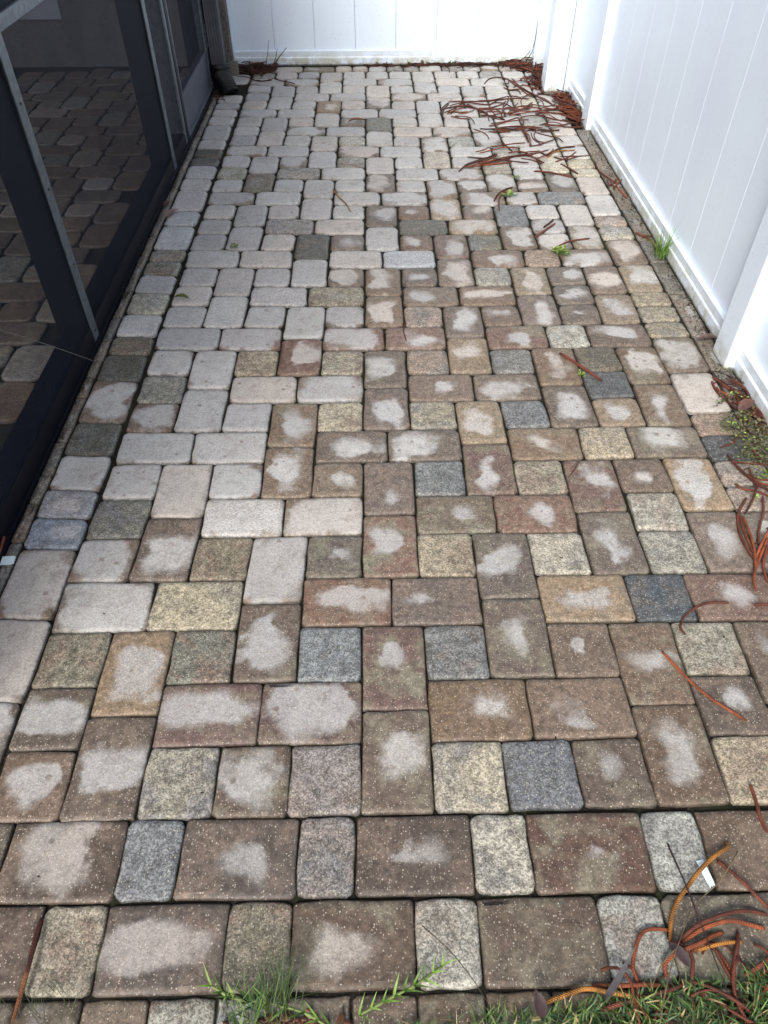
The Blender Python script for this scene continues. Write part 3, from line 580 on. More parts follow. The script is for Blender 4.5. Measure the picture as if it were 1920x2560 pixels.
DATA_B = """B 0.90 -12.15 0.71 -10.10 0.59 -10.10 3.46 -12.15 3.58
B 0.95 -12.15 3.58 -10.10 3.46 -10.10 6.44 -12.15 6.56
B 0.90 -12.15 6.56 -10.10 6.44 -10.10 9.49 -12.15 9.61
u 0.50 -12.15 9.61 -10.10 9.49 -10.10 11.00 -12.15 11.12
u 0.60 -12.15 11.12 -10.10 11.00 -10.10 12.48 -12.15 12.60
B 0.95 -12.15 12.60 -10.10 12.48 -10.10 14.52 -12.15 14.64
k 0.00 -12.15 14.64 -10.10 14.52 -10.10 16.58 -12.15 16.70
B 0.80 -12.15 16.70 -10.10 16.58 -10.10 19.55 -12.15 19.67
k 0.00 -12.15 19.67 -10.10 19.55 -10.10 21.65 -12.15 21.77
g 0.00 -12.15 21.77 -10.10 21.65 -10.10 23.19 -12.15 23.31
A 0.97 -12.15 23.31 -10.10 23.19 -10.10 25.24 -12.15 25.36
C 0.60 -12.15 25.36 -10.10 25.24 -10.10 27.30 -12.15 27.42
A 1.00 -12.15 27.42 -10.10 27.30 -10.10 29.22 -12.15 29.34
G 0.20 -12.15 29.34 -10.10 29.22 -10.10 30.78 -12.15 30.90
G 0.20 -12.15 30.90 -10.10 30.78 -10.10 32.19 -12.15 32.31
u 1.00 -12.15 32.31 -10.10 32.19 -10.10 35.27 -12.15 35.39
u 1.00 -12.15 35.39 -10.10 35.27 -10.10 37.30 -12.15 37.42
u 1.00 -12.15 37.42 -10.10 37.30 -10.10 40.44 -12.15 40.56
T 1.00 -12.15 40.56 -10.10 40.44 -10.10 42.32 -12.15 42.44
u 1.00 -12.15 42.44 -10.10 42.32 -10.10 44.49 -12.15 44.61
k 0.00 -12.15 44.61 -10.10 44.49 -10.10 45.96 -12.15 46.08
k 0.00 -12.15 46.08 -10.10 45.96 -10.10 47.60 -12.15 47.72
B 1.00 -12.15 47.72 -10.10 47.60 -10.10 49.42 -12.15 49.54
B 1.00 -12.15 49.54 -10.10 49.42 -10.10 52.47 -12.15 52.59
B 0.95 -12.15 52.59 -10.10 52.47 -10.10 54.55 -12.15 54.67
A 0.96 -12.15 54.67 -10.10 54.55 -10.10 56.10 -12.15 56.22
B 0.92 -12.15 56.22 -10.10 56.10 -10.10 57.75 -12.15 57.87
A 0.94 -12.15 57.87 -10.10 57.75 -10.10 59.78 -12.15 59.90
A 0.99 -12.10 62.86 -10.10 62.86 -10.10 65.37 -12.10 65.37
B 0.60 13.98 7.97 15.95 8.03 15.95 9.51 13.96 9.45
B 0.30 13.96 9.45 15.95 9.51 15.95 10.99 13.95 10.93
Q 0.00 13.95 10.93 15.95 10.99 15.95 12.36 13.96 12.30
Q 0.00 13.96 12.30 15.95 12.36 15.95 13.82 13.96 13.76
K 0.00 13.96 13.76 15.95 13.82 15.95 15.38 13.94 15.32
Q 0.00 13.94 15.32 15.95 15.38 15.95 16.84 13.94 16.78
B 0.90 13.94 16.78 15.95 16.84 15.95 19.81 13.93 19.75
B 0.80 13.93 19.75 15.95 19.81 15.95 22.74 13.92 22.68
Y 0.00 13.92 22.68 15.95 22.74 15.95 24.15 13.91 24.09
Y 0.00 13.91 24.09 15.95 24.15 15.95 25.63 13.93 25.57
Y 0.00 13.93 25.57 15.95 25.63 15.95 27.04 13.94 26.98
T 0.75 13.94 26.98 15.95 27.04 15.95 30.03 14.02 29.97
B 0.75 14.02 29.97 15.95 30.03 15.95 33.05 13.93 32.99
L 0.60 13.93 32.99 15.95 33.05 15.95 34.73 13.95 34.67
Q 0.50 13.95 34.67 15.95 34.73 15.95 36.26 14.01 36.20
B 1.00 14.01 36.20 15.95 36.26 15.95 39.35 14.11 39.29
B 1.00 14.11 39.29 15.95 39.35 15.95 42.23 14.05 42.17
C 0.40 14.05 42.17 15.95 42.23 15.95 43.69 14.04 43.63
C 0.40 14.04 43.63 15.95 43.69 15.95 45.24 14.06 45.18
A 0.95 14.06 45.18 15.95 45.24 15.95 47.66 14.08 47.60
B 0.87 14.08 47.60 15.95 47.66 15.95 49.91 14.07 49.85
T 0.84 14.07 49.85 15.95 49.91 15.95 51.60 14.06 51.54
T 0.95 14.06 51.54 15.90 51.60 15.90 53.10 14.06 53.04
T 0.84 14.06 53.04 15.90 53.10 15.90 54.56 14.06 54.50
T 0.91 14.06 54.50 15.90 54.56 15.90 56.07 14.07 56.01
T 1.00 14.07 56.01 15.90 56.07 15.90 57.64 14.10 57.58
T 0.87 14.10 57.58 15.90 57.64 15.90 59.27 14.12 59.21
B 0.94 14.12 59.21 14.90 59.27 14.90 60.97 14.15 60.91
T 0.84 14.15 60.91 14.90 60.97 14.90 62.50 14.16 62.44
A 0.91 14.16 62.44 14.90 62.50 14.90 63.98 14.16 63.92
B 0.85 14.16 63.92 14.90 63.98 14.90 65.74 14.16 65.68
S 0.34 -12.66 4.39 -12.20 4.39 -12.20 6.52 -12.66 6.52
S 0.12 -12.66 6.52 -12.20 6.52 -12.20 7.28 -12.66 7.28
S 0.31 -12.66 7.28 -12.20 7.28 -12.20 9.89 -12.66 9.89
S 0.13 -12.66 9.89 -12.20 9.89 -12.20 11.87 -12.66 11.87
S 0.20 -12.66 11.87 -12.20 11.87 -12.20 13.42 -12.66 13.42
S 0.35 -12.66 13.42 -12.20 13.42 -12.20 15.42 -12.66 15.42
S 0.19 -12.66 15.42 -12.20 15.42 -12.20 18.45 -12.66 18.45
S 0.25 -12.66 18.45 -12.20 18.45 -12.20 19.94 -12.66 19.94
S 0.14 -12.66 19.94 -12.20 19.94 -12.20 21.24 -12.66 21.24
S 0.19 -12.66 21.24 -12.20 21.24 -12.20 22.92 -12.66 22.92
S 0.02 -12.66 22.92 -12.20 22.92 -12.20 24.98 -12.66 24.98
S 0.21 -12.66 24.98 -12.20 24.98 -12.20 27.60 -12.66 27.60
S 0.18 -12.66 27.60 -12.20 27.60 -12.20 31.46 -12.66 31.46
S 0.12 -12.66 31.46 -12.20 31.46 -12.20 33.93 -12.66 33.93
S 0.07 -12.66 33.93 -12.20 33.93 -12.20 36.07 -12.66 36.07
S 0.14 -12.66 36.07 -12.20 36.07 -12.20 38.95 -12.66 38.95
S 0.12 -12.66 38.95 -12.20 38.95 -12.20 40.81 -12.66 40.81
S 0.15 -12.66 40.81 -12.20 40.81 -12.20 43.46 -12.66 43.46
S 0.32 -12.66 43.46 -12.20 43.46 -12.20 45.59 -12.66 45.59
S 0.36 -12.66 45.59 -12.20 45.59 -12.20 47.45 -12.66 47.45
S 0.37 -12.66 47.45 -12.20 47.45 -12.20 50.24 -12.66 50.24
S 0.17 -12.66 50.24 -12.20 50.24 -12.20 52.09 -12.66 52.09
S 0.36 -12.66 52.09 -12.20 52.09 -12.20 54.59 -12.66 54.59
S 0.23 -12.66 54.59 -12.20 54.59 -12.20 57.25 -12.66 57.25
S 0.40 -12.66 57.25 -12.20 57.25 -12.20 59.46 -12.66 59.46
S 0.04 16.00 6.77 16.95 6.77 16.95 8.88 16.00 8.88
S 0.23 16.00 8.88 16.95 8.88 16.95 10.64 16.00 10.64
S 0.18 16.00 10.64 16.95 10.64 16.95 13.03 16.00 13.03
S 0.15 16.00 13.03 16.95 13.03 16.95 16.53 16.00 16.53
S 0.23 16.00 16.53 16.95 16.53 16.95 19.89 16.00 19.89
S 0.25 16.00 19.89 16.95 19.89 16.95 22.72 16.00 22.72
S 0.25 16.00 22.72 16.95 22.72 16.95 26.82 16.00 26.82
S 0.10 16.00 26.82 16.95 26.82 16.95 30.18 16.00 30.18
S 0.11 16.00 30.18 16.95 30.18 16.95 32.84 16.00 32.84
S 0.18 16.00 32.84 16.95 32.84 16.95 37.17 16.00 37.17
S 0.01 16.00 37.17 16.95 37.17 16.95 39.96 16.00 39.96
S 0.24 16.00 39.96 16.95 39.96 16.95 42.17 16.00 42.17
S 0.18 16.00 42.17 16.95 42.17 16.95 45.70 16.00 45.70
S 0.13 16.00 45.70 16.95 45.70 16.95 48.63 16.00 48.63
S 0.19 16.00 48.63 16.95 48.63 16.95 51.11 16.00 51.11
A 0.82 -8.50 66.10 -5.60 66.10 -5.60 67.70 -8.50 67.70
B 0.43 -5.60 66.10 -2.70 66.10 -2.70 67.70 -5.60 67.70
A 0.55 -2.70 66.10 -1.15 66.10 -1.15 67.70 -2.70 67.70
A 0.63 -1.15 66.10 0.30 66.10 0.30 67.70 -1.15 67.70
B 0.88 0.30 66.10 1.95 66.10 1.95 67.70 0.30 67.70
G 0.49 1.95 66.10 3.45 66.10 3.45 67.70 1.95 67.70
G 0.33 3.45 66.10 4.90 66.10 4.90 67.70 3.45 67.70
T 0.90 4.90 66.10 6.90 66.10 6.90 67.70 4.90 67.70
G 0.37 6.90 66.10 8.90 66.10 8.90 67.70 6.90 67.70
A 0.62 8.90 66.10 10.45 66.10 10.45 67.70 8.90 67.70
T 0.75 10.45 66.10 12.10 66.10 12.10 67.70 10.45 67.70
A 0.45 12.10 66.10 13.90 66.10 13.90 67.70 12.10 67.70"""
DATA_FR = """B 0.40 -13.62 -2.06 -10.60 -2.06 -10.60 -0.06 -13.62 -0.06
B 0.40 -10.60 -2.06 -9.12 -2.06 -9.12 -0.06 -10.60 -0.06
B 0.70 -9.12 -2.06 -6.10 -2.06 -6.10 -0.06 -9.12 -0.06
V 0.00 -6.10 -2.06 -4.62 -2.06 -4.62 -0.06 -6.10 -0.06
B 0.35 -4.62 -2.06 -1.60 -2.06 -1.60 -0.06 -4.62 -0.06
P 0.00 -1.60 -2.06 -0.12 -2.06 -0.12 -0.06 -1.60 -0.06
B 0.35 -0.12 -2.06 2.90 -2.06 2.90 -0.06 -0.12 -0.06
L 0.00 2.90 -2.06 4.38 -2.06 4.38 -0.06 2.90 -0.06
R 0.15 4.38 -2.06 7.40 -2.06 7.40 -0.06 4.38 -0.06
L 0.00 7.40 -2.06 8.88 -2.06 8.88 -0.06 7.40 -0.06
B 0.00 8.88 -2.06 11.90 -2.06 11.90 -0.06 8.88 -0.06
B 0.40 11.90 -2.06 13.38 -2.06 13.38 -0.06 11.90 -0.06
B 0.40 13.38 -2.06 16.40 -2.06 16.40 -0.06 13.38 -0.06
B 0.40 16.40 -2.06 17.88 -2.06 17.88 -0.06 16.40 -0.06
B 0.40 -12.18 -4.03 -10.62 -4.03 -10.62 -2.10 -12.18 -2.10
B 0.50 -10.62 -4.03 -7.68 -4.03 -7.68 -2.10 -10.62 -2.10
G 0.00 -7.68 -4.03 -6.12 -4.03 -6.12 -2.10 -7.68 -2.10
B 0.75 -6.12 -4.03 -3.18 -4.03 -3.18 -2.10 -6.12 -2.10
g 0.00 -3.18 -4.03 -1.62 -4.03 -1.62 -2.10 -3.18 -2.10
B 0.50 -1.62 -4.03 1.32 -4.03 1.32 -2.10 -1.62 -2.10
L 0.00 1.32 -4.03 2.88 -4.03 2.88 -2.10 1.32 -2.10
B 0.00 2.88 -4.03 5.82 -4.03 5.82 -2.10 2.88 -2.10
L 0.00 5.82 -4.03 7.38 -4.03 7.38 -2.10 5.82 -2.10
D 0.00 7.38 -4.03 10.32 -4.03 10.32 -2.10 7.38 -2.10
B 0.40 10.32 -4.03 11.88 -4.03 11.88 -2.10 10.32 -2.10
B 0.40 11.88 -4.03 14.82 -4.03 14.82 -2.10 11.88 -2.10
D 0.23 -9.30 -7.00 -7.78 -7.00 -7.78 -4.07 -9.30 -4.07
D 0.51 -7.78 -7.00 -6.26 -7.00 -6.26 -4.07 -7.78 -4.07
T 0.20 -6.26 -7.00 -4.74 -7.00 -4.74 -4.07 -6.26 -4.07
G 0.27 -4.74 -7.00 -3.22 -7.00 -3.22 -4.07 -4.74 -4.07
G 0.41 -3.22 -7.00 -1.70 -7.00 -1.70 -4.07 -3.22 -4.07
T 0.16 -1.70 -7.00 -0.18 -7.00 -0.18 -4.07 -1.70 -4.07
D 0.06 -0.18 -7.00 1.34 -7.00 1.34 -4.07 -0.18 -4.07
D 0.10 1.34 -7.00 2.86 -7.00 2.86 -4.07 1.34 -4.07
T 0.33 2.86 -7.00 4.38 -7.00 4.38 -4.07 2.86 -4.07
T 0.55 4.38 -7.00 5.90 -7.00 5.90 -4.07 4.38 -4.07
G 0.09 5.90 -7.00 7.42 -7.00 7.42 -4.07 5.90 -4.07
G 0.41 7.42 -7.00 8.94 -7.00 8.94 -4.07 7.42 -4.07
D 0.04 8.94 -7.00 10.46 -7.00 10.46 -4.07 8.94 -4.07
T 0.26 10.46 -7.00 11.98 -7.00 11.98 -4.07 10.46 -4.07"""
CODE = {  # stone colour (sRGB as seen), coarse, blotch
 'B':((130,114,98),0,.6),'R':((142,106,88),0,.7),'O':((152,108,84),0,1),'T':((160,142,114),.15,.5),'D':((136,120,98),.1,.9),
 'Y':((186,176,146),1,.35),'G':((146,142,124),1,.5),'g':((118,114,96),1,.5),'K':((74,80,84),.8,.12),'k':((92,92,82),.9,.3),
 'U':((120,130,146),.75,.4),'u':((158,168,184),.35,.15),'V':((132,138,140),1,.3),'L':((186,184,166),1,.2),'P':((164,150,140),1,.3),
 'Q':((178,156,136),.8,.4),'C':((206,196,160),.8,.2),'c':((206,186,152),.7,.5),'A':((168,164,154),.2,.2),'S':((140,132,118),.6,.5)}
def add_paver(parent, q, code, d, gap=.035, rho=.22, name='paver', raise_=0.0, tone=1.0, mat=None, far=0):
    q = [np.array(p, float) for p in q]
    c = sum(q)/4; ex = (q[1]-q[0]+q[2]-q[3])/4; ey = (q[3]-q[0]+q[2]-q[1])/4
    A = np.linalg.inv(np.array([ex, ey]).T)
    lx, ly = np.linalg.norm(ex), np.linalg.norm(ey)
    def ring(inset, jit=0, z=0.):
        out = []
        rr = max(rho - inset*.35, .04)
        hx, hy = 1-(gap+inset)/lx, 1-(gap+inset)/ly
        ax, ay = rr/lx, rr/ly
        k = 0
        for sx, sy, a0 in ((-1,-1,180),(1,-1,270),(1,1,0),(-1,1,90)):
            for a in (0, 45, 90):
                th = math.radians(a0+a)
                x = sx*(hx-ax)+ax*math.cos(th); y = sy*(hy-ay)+ay*math.sin(th)
                out.append([x, y]); 
            nx, ny = {(-1,-1):(0,-1),(1,-1):(1,0),(1,1):(0,1),(-1,1):(-1,0)}[(sx,sy)]
            for f in (-.35, .35):
                if nx == 0: out.append([f*hx*(-ny), ny*hy])
                else: out.append([nx*hx, f*hy*nx])
        J = jits
        return [(p[0]+J[i][0]/lx, p[1]+J[i][1]/ly) for i, p in enumerate(out)]
    jits = [(rng.uniform(-.028,.028), rng.uniform(-.028,.028)) for _ in range(20)]
    tilt = (rng.uniform(-.0012,.0012), rng.uniform(-.0012,.0012)); dz = rng.uniform(-.0012,.0012)+raise_
    prof = [(0, -.028, 1.0), (0, -.0045*(1+far), 1.0), (.05+.03*far, -.0010, .72), (.16+.1*far, 0, .3)]
    vs, sp, ed = [], [], []
    if d < .8: d = d*.9
    so = (rng.uniform(-.2,.2)*(1.1-d), rng.uniform(-.2,.2)*(1.1-d)) if d < .96 else (0, 0)
    asx, asy = (1, 1)
    if d < .7:
        k = rng.uniform(.72,1.3); asx, asy = (k, 1/k)
        so = (rng.uniform(-.22,.22), rng.uniform(-.22,.22))
    for ins, z, e in prof:
        for u, v in ring(ins):
            p = c + ex*u + ey*v
            vs.append((p[0]*U, p[1]*U, z+dz+(tilt[0]*u+tilt[1]*v if z > -.02 else 0)))
            sp.append(((u-so[0])*asx, (v-so[1])*asy, d)); ed.append(e)
    n = 20; fs = []
    for r in range(3):
        for i in range(n):
            j = (i+1) % n; fs.append((r*n+i, r*n+j, (r+1)*n+j, (r+1)*n+i))
    vs.append((c[0]*U, c[1]*U, dz)); sp.append((-so[0]*asx, -so[1]*asy, d)); ed.append(0)
    for i in range(n): fs.append((3*n+i, 3*n+(i+1) % n, 4*n))
    me = mesh(name, vs, fs, True)
    me.polygons.foreach_set('use_smooth', [True]*60+[False]*20)
    rgb, coarse, blot = CODE[code]
    m_ = sum(rgb)/3; sat = {'R':.58,'O':.52,'U':.6,'Y':.6,'C':.65,'L':.6,'G':.7}.get(code,.70); rgb = [m_+(v-m_)*sat for v in rgb]; rgb = [rgb[0]*(1.02 if coarse < .3 else 1.0), rgb[1]*.99, rgb[2]*.975]
    if code in 'KkgG': rgb = [v*1.12+8 for v in rgb]
    kk = min(.62, max(.40, .44+.024*c[1])) if coarse < .3 and code != 'A' else (.64 if coarse > .5 else .74)  # smooth pavers are coloured darker towards the front rows
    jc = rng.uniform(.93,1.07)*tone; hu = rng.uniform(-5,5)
    yy = float(c[1]); al = min(1, .60+max(0, yy+4)*.024) if code != 'A' else 1  # dry patches paler farther off: fence bounce and grazing light put into colour
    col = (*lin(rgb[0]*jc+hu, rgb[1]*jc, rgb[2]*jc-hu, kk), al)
    seed = rng.uniform(0, 80)
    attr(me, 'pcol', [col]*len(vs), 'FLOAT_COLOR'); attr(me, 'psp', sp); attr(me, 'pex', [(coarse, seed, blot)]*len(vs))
    a = me.attributes.new('ped', 'FLOAT', 'POINT'); a.data.foreach_set('value', ed)
    return obj(name, me, mat or M_PAVER, parent)
def parse(txt):
    for l in txt.strip().splitlines():
        s = l.split(); v = list(map(float, s[2:]))
        yield s[0], float(s[1]), [(v[0],v[1]),(v[2],v[3]),(v[4],v[5]),(v[6],v[7])]
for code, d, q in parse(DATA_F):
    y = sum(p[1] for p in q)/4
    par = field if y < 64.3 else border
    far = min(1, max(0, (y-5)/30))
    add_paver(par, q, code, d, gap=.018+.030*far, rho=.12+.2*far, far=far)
for code, d, q in parse(DATA_B):
    x = sum(p[0] for p in q)/4; y = sum(p[1] for p in q)/4
    far = min(1, max(0, (y-5)/30))
    if code == 'S': add_paver(border, q, code, d, gap=.02, rho=.06, name='cut_slab', raise_=-.002)
    else: add_paver(border, q, code, d, gap=.02+.02*far, rho=.16+.15*far, far=far)
for code, d, q in parse(DATA_FR):
    y = sum(p[1] for p in q)/4
    add_paver(border, q, code, d, gap=.016, rho=.09 if code in 'BR' or y < -4.1 else .2, raise_=-.004 if y < -4.1 else 0)

# pavers inside the screened room, same paving carried on
lanai = sheet('lanai_floor', -60, -12.95, -10, 68.6, -.0115, M_BED, kind='structure')
cells = []
for k in range(-8, 20):
    for i in range(-10, 3):
        bx = ((4*k) % 8)+8*i; by = 4*k
        for c, r, w, h in [(0,0,2,3),(0,3,2,3),(2,2,3,2),(5,2,3,2),(2,0,2,2),(6,0,2,2)]:
            cells.append((bx+c-.6, by+r+.7, w, h))
for c, r, w, h in cells:
    if r < 8 or r+h > 68 or c < -32 or c+w > -14.0: continue
    # only what can be seen through the screens
    if c+w/2 < -13.2-(r+h/2-8)*.36-3: continue
    code = rng.choice('BBABDG'); add_paver(lanai, [(c,r),(c+w,r),(c+w,r+h),(c,r+h)], code, 0, gap=.06, rho=.42, tone=.9)
for k in range(0, 30):
    y0 = 8+k*2.05
    if y0 < 66: add_paver(lanai, [(-14.0,y0),(-13.05,y0),(-13.05,y0+2),(-14.0,y0+2)], rng.choice('BTGD'), 0, gap=.06, rho=.3)

# soil edge of the lawn
def yedge(x):
    xs = [-14,-9,-5,-3.2,-1.4,.3,2.3,4,5.6,7.7,9.4,14]; ys = [-8,-7,-6.2,-5.2,-4.9,-4.7,-4.55,-4.5,-4.3,-4.0,-3.8,-3.5]
    return float(np.interp(x, xs, ys))
vs, fs = [], []; nx, ny = 120, 40
for j in range(ny):
    for i in range(nx):
        x = -14+30*i/(nx-1); t = j/(ny-1); y = yedge(x)+.5-t*8
        z = -.03+min(1, t*8/1.1)*.034+noise.noise(Vector((x*1.3, y*1.3, 0)))*.006+noise.noise(Vector((x*4, y*4, 3)))*.003
        vs.append((x*U, y*U, z))
for j in range(ny-1):
    for i in range(nx-1):
        a = j*nx+i; fs.append((a, a+nx, a+nx+1, a+1))
obj('lawn_soil', mesh('lawn_soil', vs, fs, True), M_SOIL, kind='structure')

# ---------------------------------------------------------------- boxes and profiles
def box_me(name, x0, x1, y0, y1, z0, z1, bev=.0, unit=U):
    bm = bmesh.new(); bmesh.ops.create_cube(bm, size=1)
    for v in bm.verts:
        v.co = Vector(((x0+x1)/2+v.co.x*(x1-x0), (y0+y1)/2+v.co.y*(y1-y0), (z0+z1)/2+v.co.z*(z1-z0)))*unit
    if bev: bmesh.ops.bevel(bm, geom=bm.edges[:], offset=bev, segments=2, affect='EDGES', profile=.6)
    me = bpy.data.meshes.new(name); bm.to_mesh(me); bm.free()
    return me
def box(name, mat, b, parent=None, bev=.002, **kw): return obj(name, box_me(name, *b, bev=bev), mat, parent, **kw)
def extrude(name, prof, axis, a, b, mat, parent=None, **kw):
    """prof: closed list of 2D points; axis 'x': points are (y,z); axis 'y': (x,z); axis 'z': (x,y)"""
    vs = []
    for t in (a, b):
        for p in prof:
            vs.append({'x':(t,p[0],p[1]),'y':(p[0],t,p[1]),'z':(p[0],p[1],t)}[axis])
    n = len(prof); fs = [(i,(i+1)%n,n+(i+1)%n,n+i) for i in range(n)]+[tuple(range(n))[::-1], tuple(range(n,2*n))]
    me = mesh(name, [tuple(c*U for c in v) for v in vs], fs)
    bm = bmesh.new(); bm.from_mesh(me); bmesh.ops.recalc_face_normals(bm, faces=bm.faces); bm.to_mesh(me); bm.free()
    return obj(name, me, mat, parent, **kw)

# ---------------------------------------------------------------- white vinyl fences
def empty(name, x, y, label, cat, group=None, z=0):
    o = bpy.data.objects.new(name, None); COL.objects.link(o); o['label'] = label; o['category'] = cat
    if group: o['group'] = group
    return o
H = 24.0
def board_profile(a, b, face, sgn):
    # tongue-and-groove board from a to b along the fence; 'face' is the visible side, sgn which way it looks
    m = (a+b)/2; g = .02; k = .02; q = .012 if abs(face) > 50 else .002; k = k if abs(face) > 50 else .012; dm = .008 if abs(face) > 50 else .004
    f = lambda t, d: (t, face+sgn*d)
    pts = [f(a+q, -.55), f(a+q, -k), f(a+q+.03, 0), f(m-g, 0), f(m, -dm), f(m+g, 0), f(b-q-.03, 0), f(b-q, -k), f(b-q, -.55)]
    return pts
back = empty('vinyl_fence', 0, 68.4, 'white vinyl privacy fence closing the far end of the patio', 'fence')
YB = 68.45
b0 = -11.78; edges = [b0+3.655*i for i in range(8)]
edges = [-12.4]+[-8.13+3.645*i for i in range(7)]+[15.4]
for a, b in zip(edges, edges[1:]):
    pr_ = board_profile(a, b, YB, -1)
    if b-a < 2.2: pr_ = [p for i, p in enumerate(pr_) if i not in (3,4,5)]
    extrude('board', pr_, 'z', .3, H, M_VINYL, back)
def rail_profile(face, sgn, z0=0.0, drop=0.0):
    f = lambda d, z: (face+sgn*d, z)
    return [f(-.4, z0-.1), f(.26, z0-.1), f(.30, z0-.04), f(.30, .55), f(.27, .60), f(.215, .62), f(.215, .66), f(.215, 1.0), f(.235, 1.02), f(.225, 1.07), f(.16, 1.10), f(-.4, 1.10)]
extrude('bottom_rail', rail_profile(YB, -1), 'x', -12.3, 15.25, M_VINYL, back)
box('top_rail', M_VINYL, (-12.3, 15.2, YB-.35, YB+.7, H, H+1.2), back)
box('post', M_VINYL, (15.2, 16.7, 66.9, 68.6, -.3, H+1.6), back, bev=.006)
box('corner_filler', M_VINYL, (-12.25, -11.75, 68.02, 68.3, -.3, H), back, bev=.003)

side = empty('vinyl_fence', 17.2, 40, 'long white vinyl fence with square posts along the right of the patio', 'fence')
XS = 17.25
def side_boards(y0, y1, phase):
    e = [y0]; y = phase
    while y < y1-.3:
        if y > y0+.3: e.append(y)
        y += 3.6
    e.append(y1)
    for a, b in zip(e, e[1:]):
        pr_ = [(p[1], p[0]) for p in board_profile(a, b, XS, -1)]
        if b-a < 2.4: pr_ = [p for i, p in enumerate(pr_) if i not in (3,4,5)]
        extrude('board', pr_, 'z', .3, H, M_VINYL, side)
    extrude('bottom_rail', [(p[0], p[1]) for p in rail_profile(XS, -1)], 'y', y0+.02, y1-.02, M_VINYL, side)
    box('top_rail', M_VINYL, (XS-.35, XS+.7, y0+.02, y1-.02, H, H+1.2), side)
side_boards(-14, 20.0, 19.75-3.6*10)
side_boards(21.5, 50.75, 21.4)
side_boards(52.45, 59.95, 53.8)
side_boards(61.6, 66.9, 63)
def post(x0, x1, y0, y1):
    p = box('post', M_VINYL, (x0, x1, y0, y1, -.3, H+1.6), side, bev=.006)
    bm = bmesh.new()
    m = [bm.verts.new(Vector((x, y, H+1.62))*U) for x, y in ((x0-.1,y0-.1),(x1+.1,y0-.1),(x1+.1,y1+.1),(x0-.1,y1+.1))]
    l = [bm.verts.new(v.co+Vector((0,0,.3*U))) for v in m]; a = bm.verts.new(Vector(((x0+x1)/2, (y0+y1)/2, H+2.5))*U)
    bm.faces.new(m[::-1])
    for i in range(4):
        j = (i+1) % 4; bm.faces.new((m[i], m[j], l[j], l[i])); bm.faces.new((l[i], l[j], a))
    me = bpy.data.meshes.new('post_cap'); bm.to_mesh(me); bm.free(); obj('post_cap', me, M_VINYL, p)
post(16.52, 18.05, 19.98, 21.52)
post(16.6, 18.2, 50.72, 52.48)
post(15.02, 16.6, 59.9, 61.6)
box('post_filler', M_VINYL, (16.64, 17.32, 59.72, 60.4, -.2, H), side, bev=.003)

# small yellow sticker on the fence
st = box('sticker', M_BRASS, (XS-.02, XS+.01, 53.15, 53.95, 6.0, 6.36), bev=0); st['label'] = 'small faded yellow sticker on the right fence panel just past a post'; st['category'] = 'sticker'

# ---------------------------------------------------------------- screened enclosure on the left
enc = empty('screen_enclosure', -13, 30, 'dark framed insect screen enclosure along the left of the patio', 'screen enclosure')
XF = -12.82
box('sill_lip', M_FRAME, (XF-.05, -12.68, -8, 61.6, -.1, .13), enc, bev=.001)
box('bottom_rail', M_FRAME, (-14.0, XF, -8, 48.0, -.1, .92), enc, bev=.002)
def frame_post(y0, y1):
    p = box('post', M_FRAME, (-14.35, XF-.03, y0, y1, .0, 31), enc, bev=.002)
    s = box('screen_channel', M_STRIP, (XF-.05, XF+.02, y0+.06, y1-.06, .1, 31), p, bev=.001)
    for z in (.55, 3.9, 7.2, 10.4):
        bm = bmesh.new(); bmesh.ops.create_cone(bm, cap_ends=True, segments=10, radius1=.0045, radius2=.0035, depth=.003)
        bmesh.ops.rotate(bm, verts=bm.verts, matrix=Matrix.Rotation(math.pi/2, 3, 'Y'))
        bmesh.ops.translate(bm, verts=bm.verts, vec=Vector(((XF+.03)*U, (y0+y1)/2*U, z*U)))
        me = bpy.data.meshes.new('screw'); bm.to_mesh(me); bm.free(); obj('screw', me, M_RUB, p)
frame_post(22.5, 23.3); frame_post(43.35, 44.15); frame_post(0.5, 1.3)
cr = box('chair_rail', M_STRIP, (-13.9, XF-.02, 23.32, 43.33, 12.62, 13.12), enc, bev=.002)
box('chair_rail', M_STRIP, (-13.9, XF-.02, 1.32, 22.48, 12.62, 13.12), enc, bev=.002)
box('jamb', M_STRIP, (-14.3, XF-.02, 48.2, 48.75, .0, 31), enc, bev=.002)
door = box('door', M_FRAME, (-14.2, XF, 48.85, 49.35, .15, 29), enc, bev=.002)
box('stile', M_STRIP, (-13.4, XF+.02, 49.37, 49.6, .15, 29), door, bev=.001)
box('stile', M_STRIP, (-13.4, XF, 60.7, 61.2, .15, 29), door, bev=.002)
box('kick_plate', M_KICK, (-13.3, XF-.1, 49.62, 60.68, .42, 2.75), door, bev=.002)
box('bottom_rail', M_KICK, (-13.4, XF, 49.62, 60.68, .12, .40), door, bev=.002)
box('middle_rail', M_KICK, (-13.4, XF, 49.62, 60.68, 2.77, 2.98), door, bev=.002)
box('hinge', M_STRIP, (XF+.005, XF+.1, 61.0, 61.35, 3.1, 4.7), door, bev=.002)
box('jamb', M_FRAME, (-14.3, XF-.02, 61.25, 61.6, .0, 31), enc, bev=.002)
def screen(name, y0, y1, z0, z1, x, parent):
    me = mesh(name, [(x*U,y0*U,z0*U),(x*U,y1*U,z0*U),(x*U,y1*U,z1*U),(x*U,y0*U,z1*U)], [(0,1,2,3)])
    return obj(name, me, M_SCREEN, parent)
for y0, y1 in ((1.31, 22.49), (23.31, 43.34), (44.16, 48.19)):
    screen('screen_panel', y0, y1, .93, 12.61, XF-.12, enc); screen('screen_panel', y0, y1, 13.13, 31, XF-.12, enc)
screen('screen_panel', 49.61, 60.69, 2.99, 29, XF-.12, door)
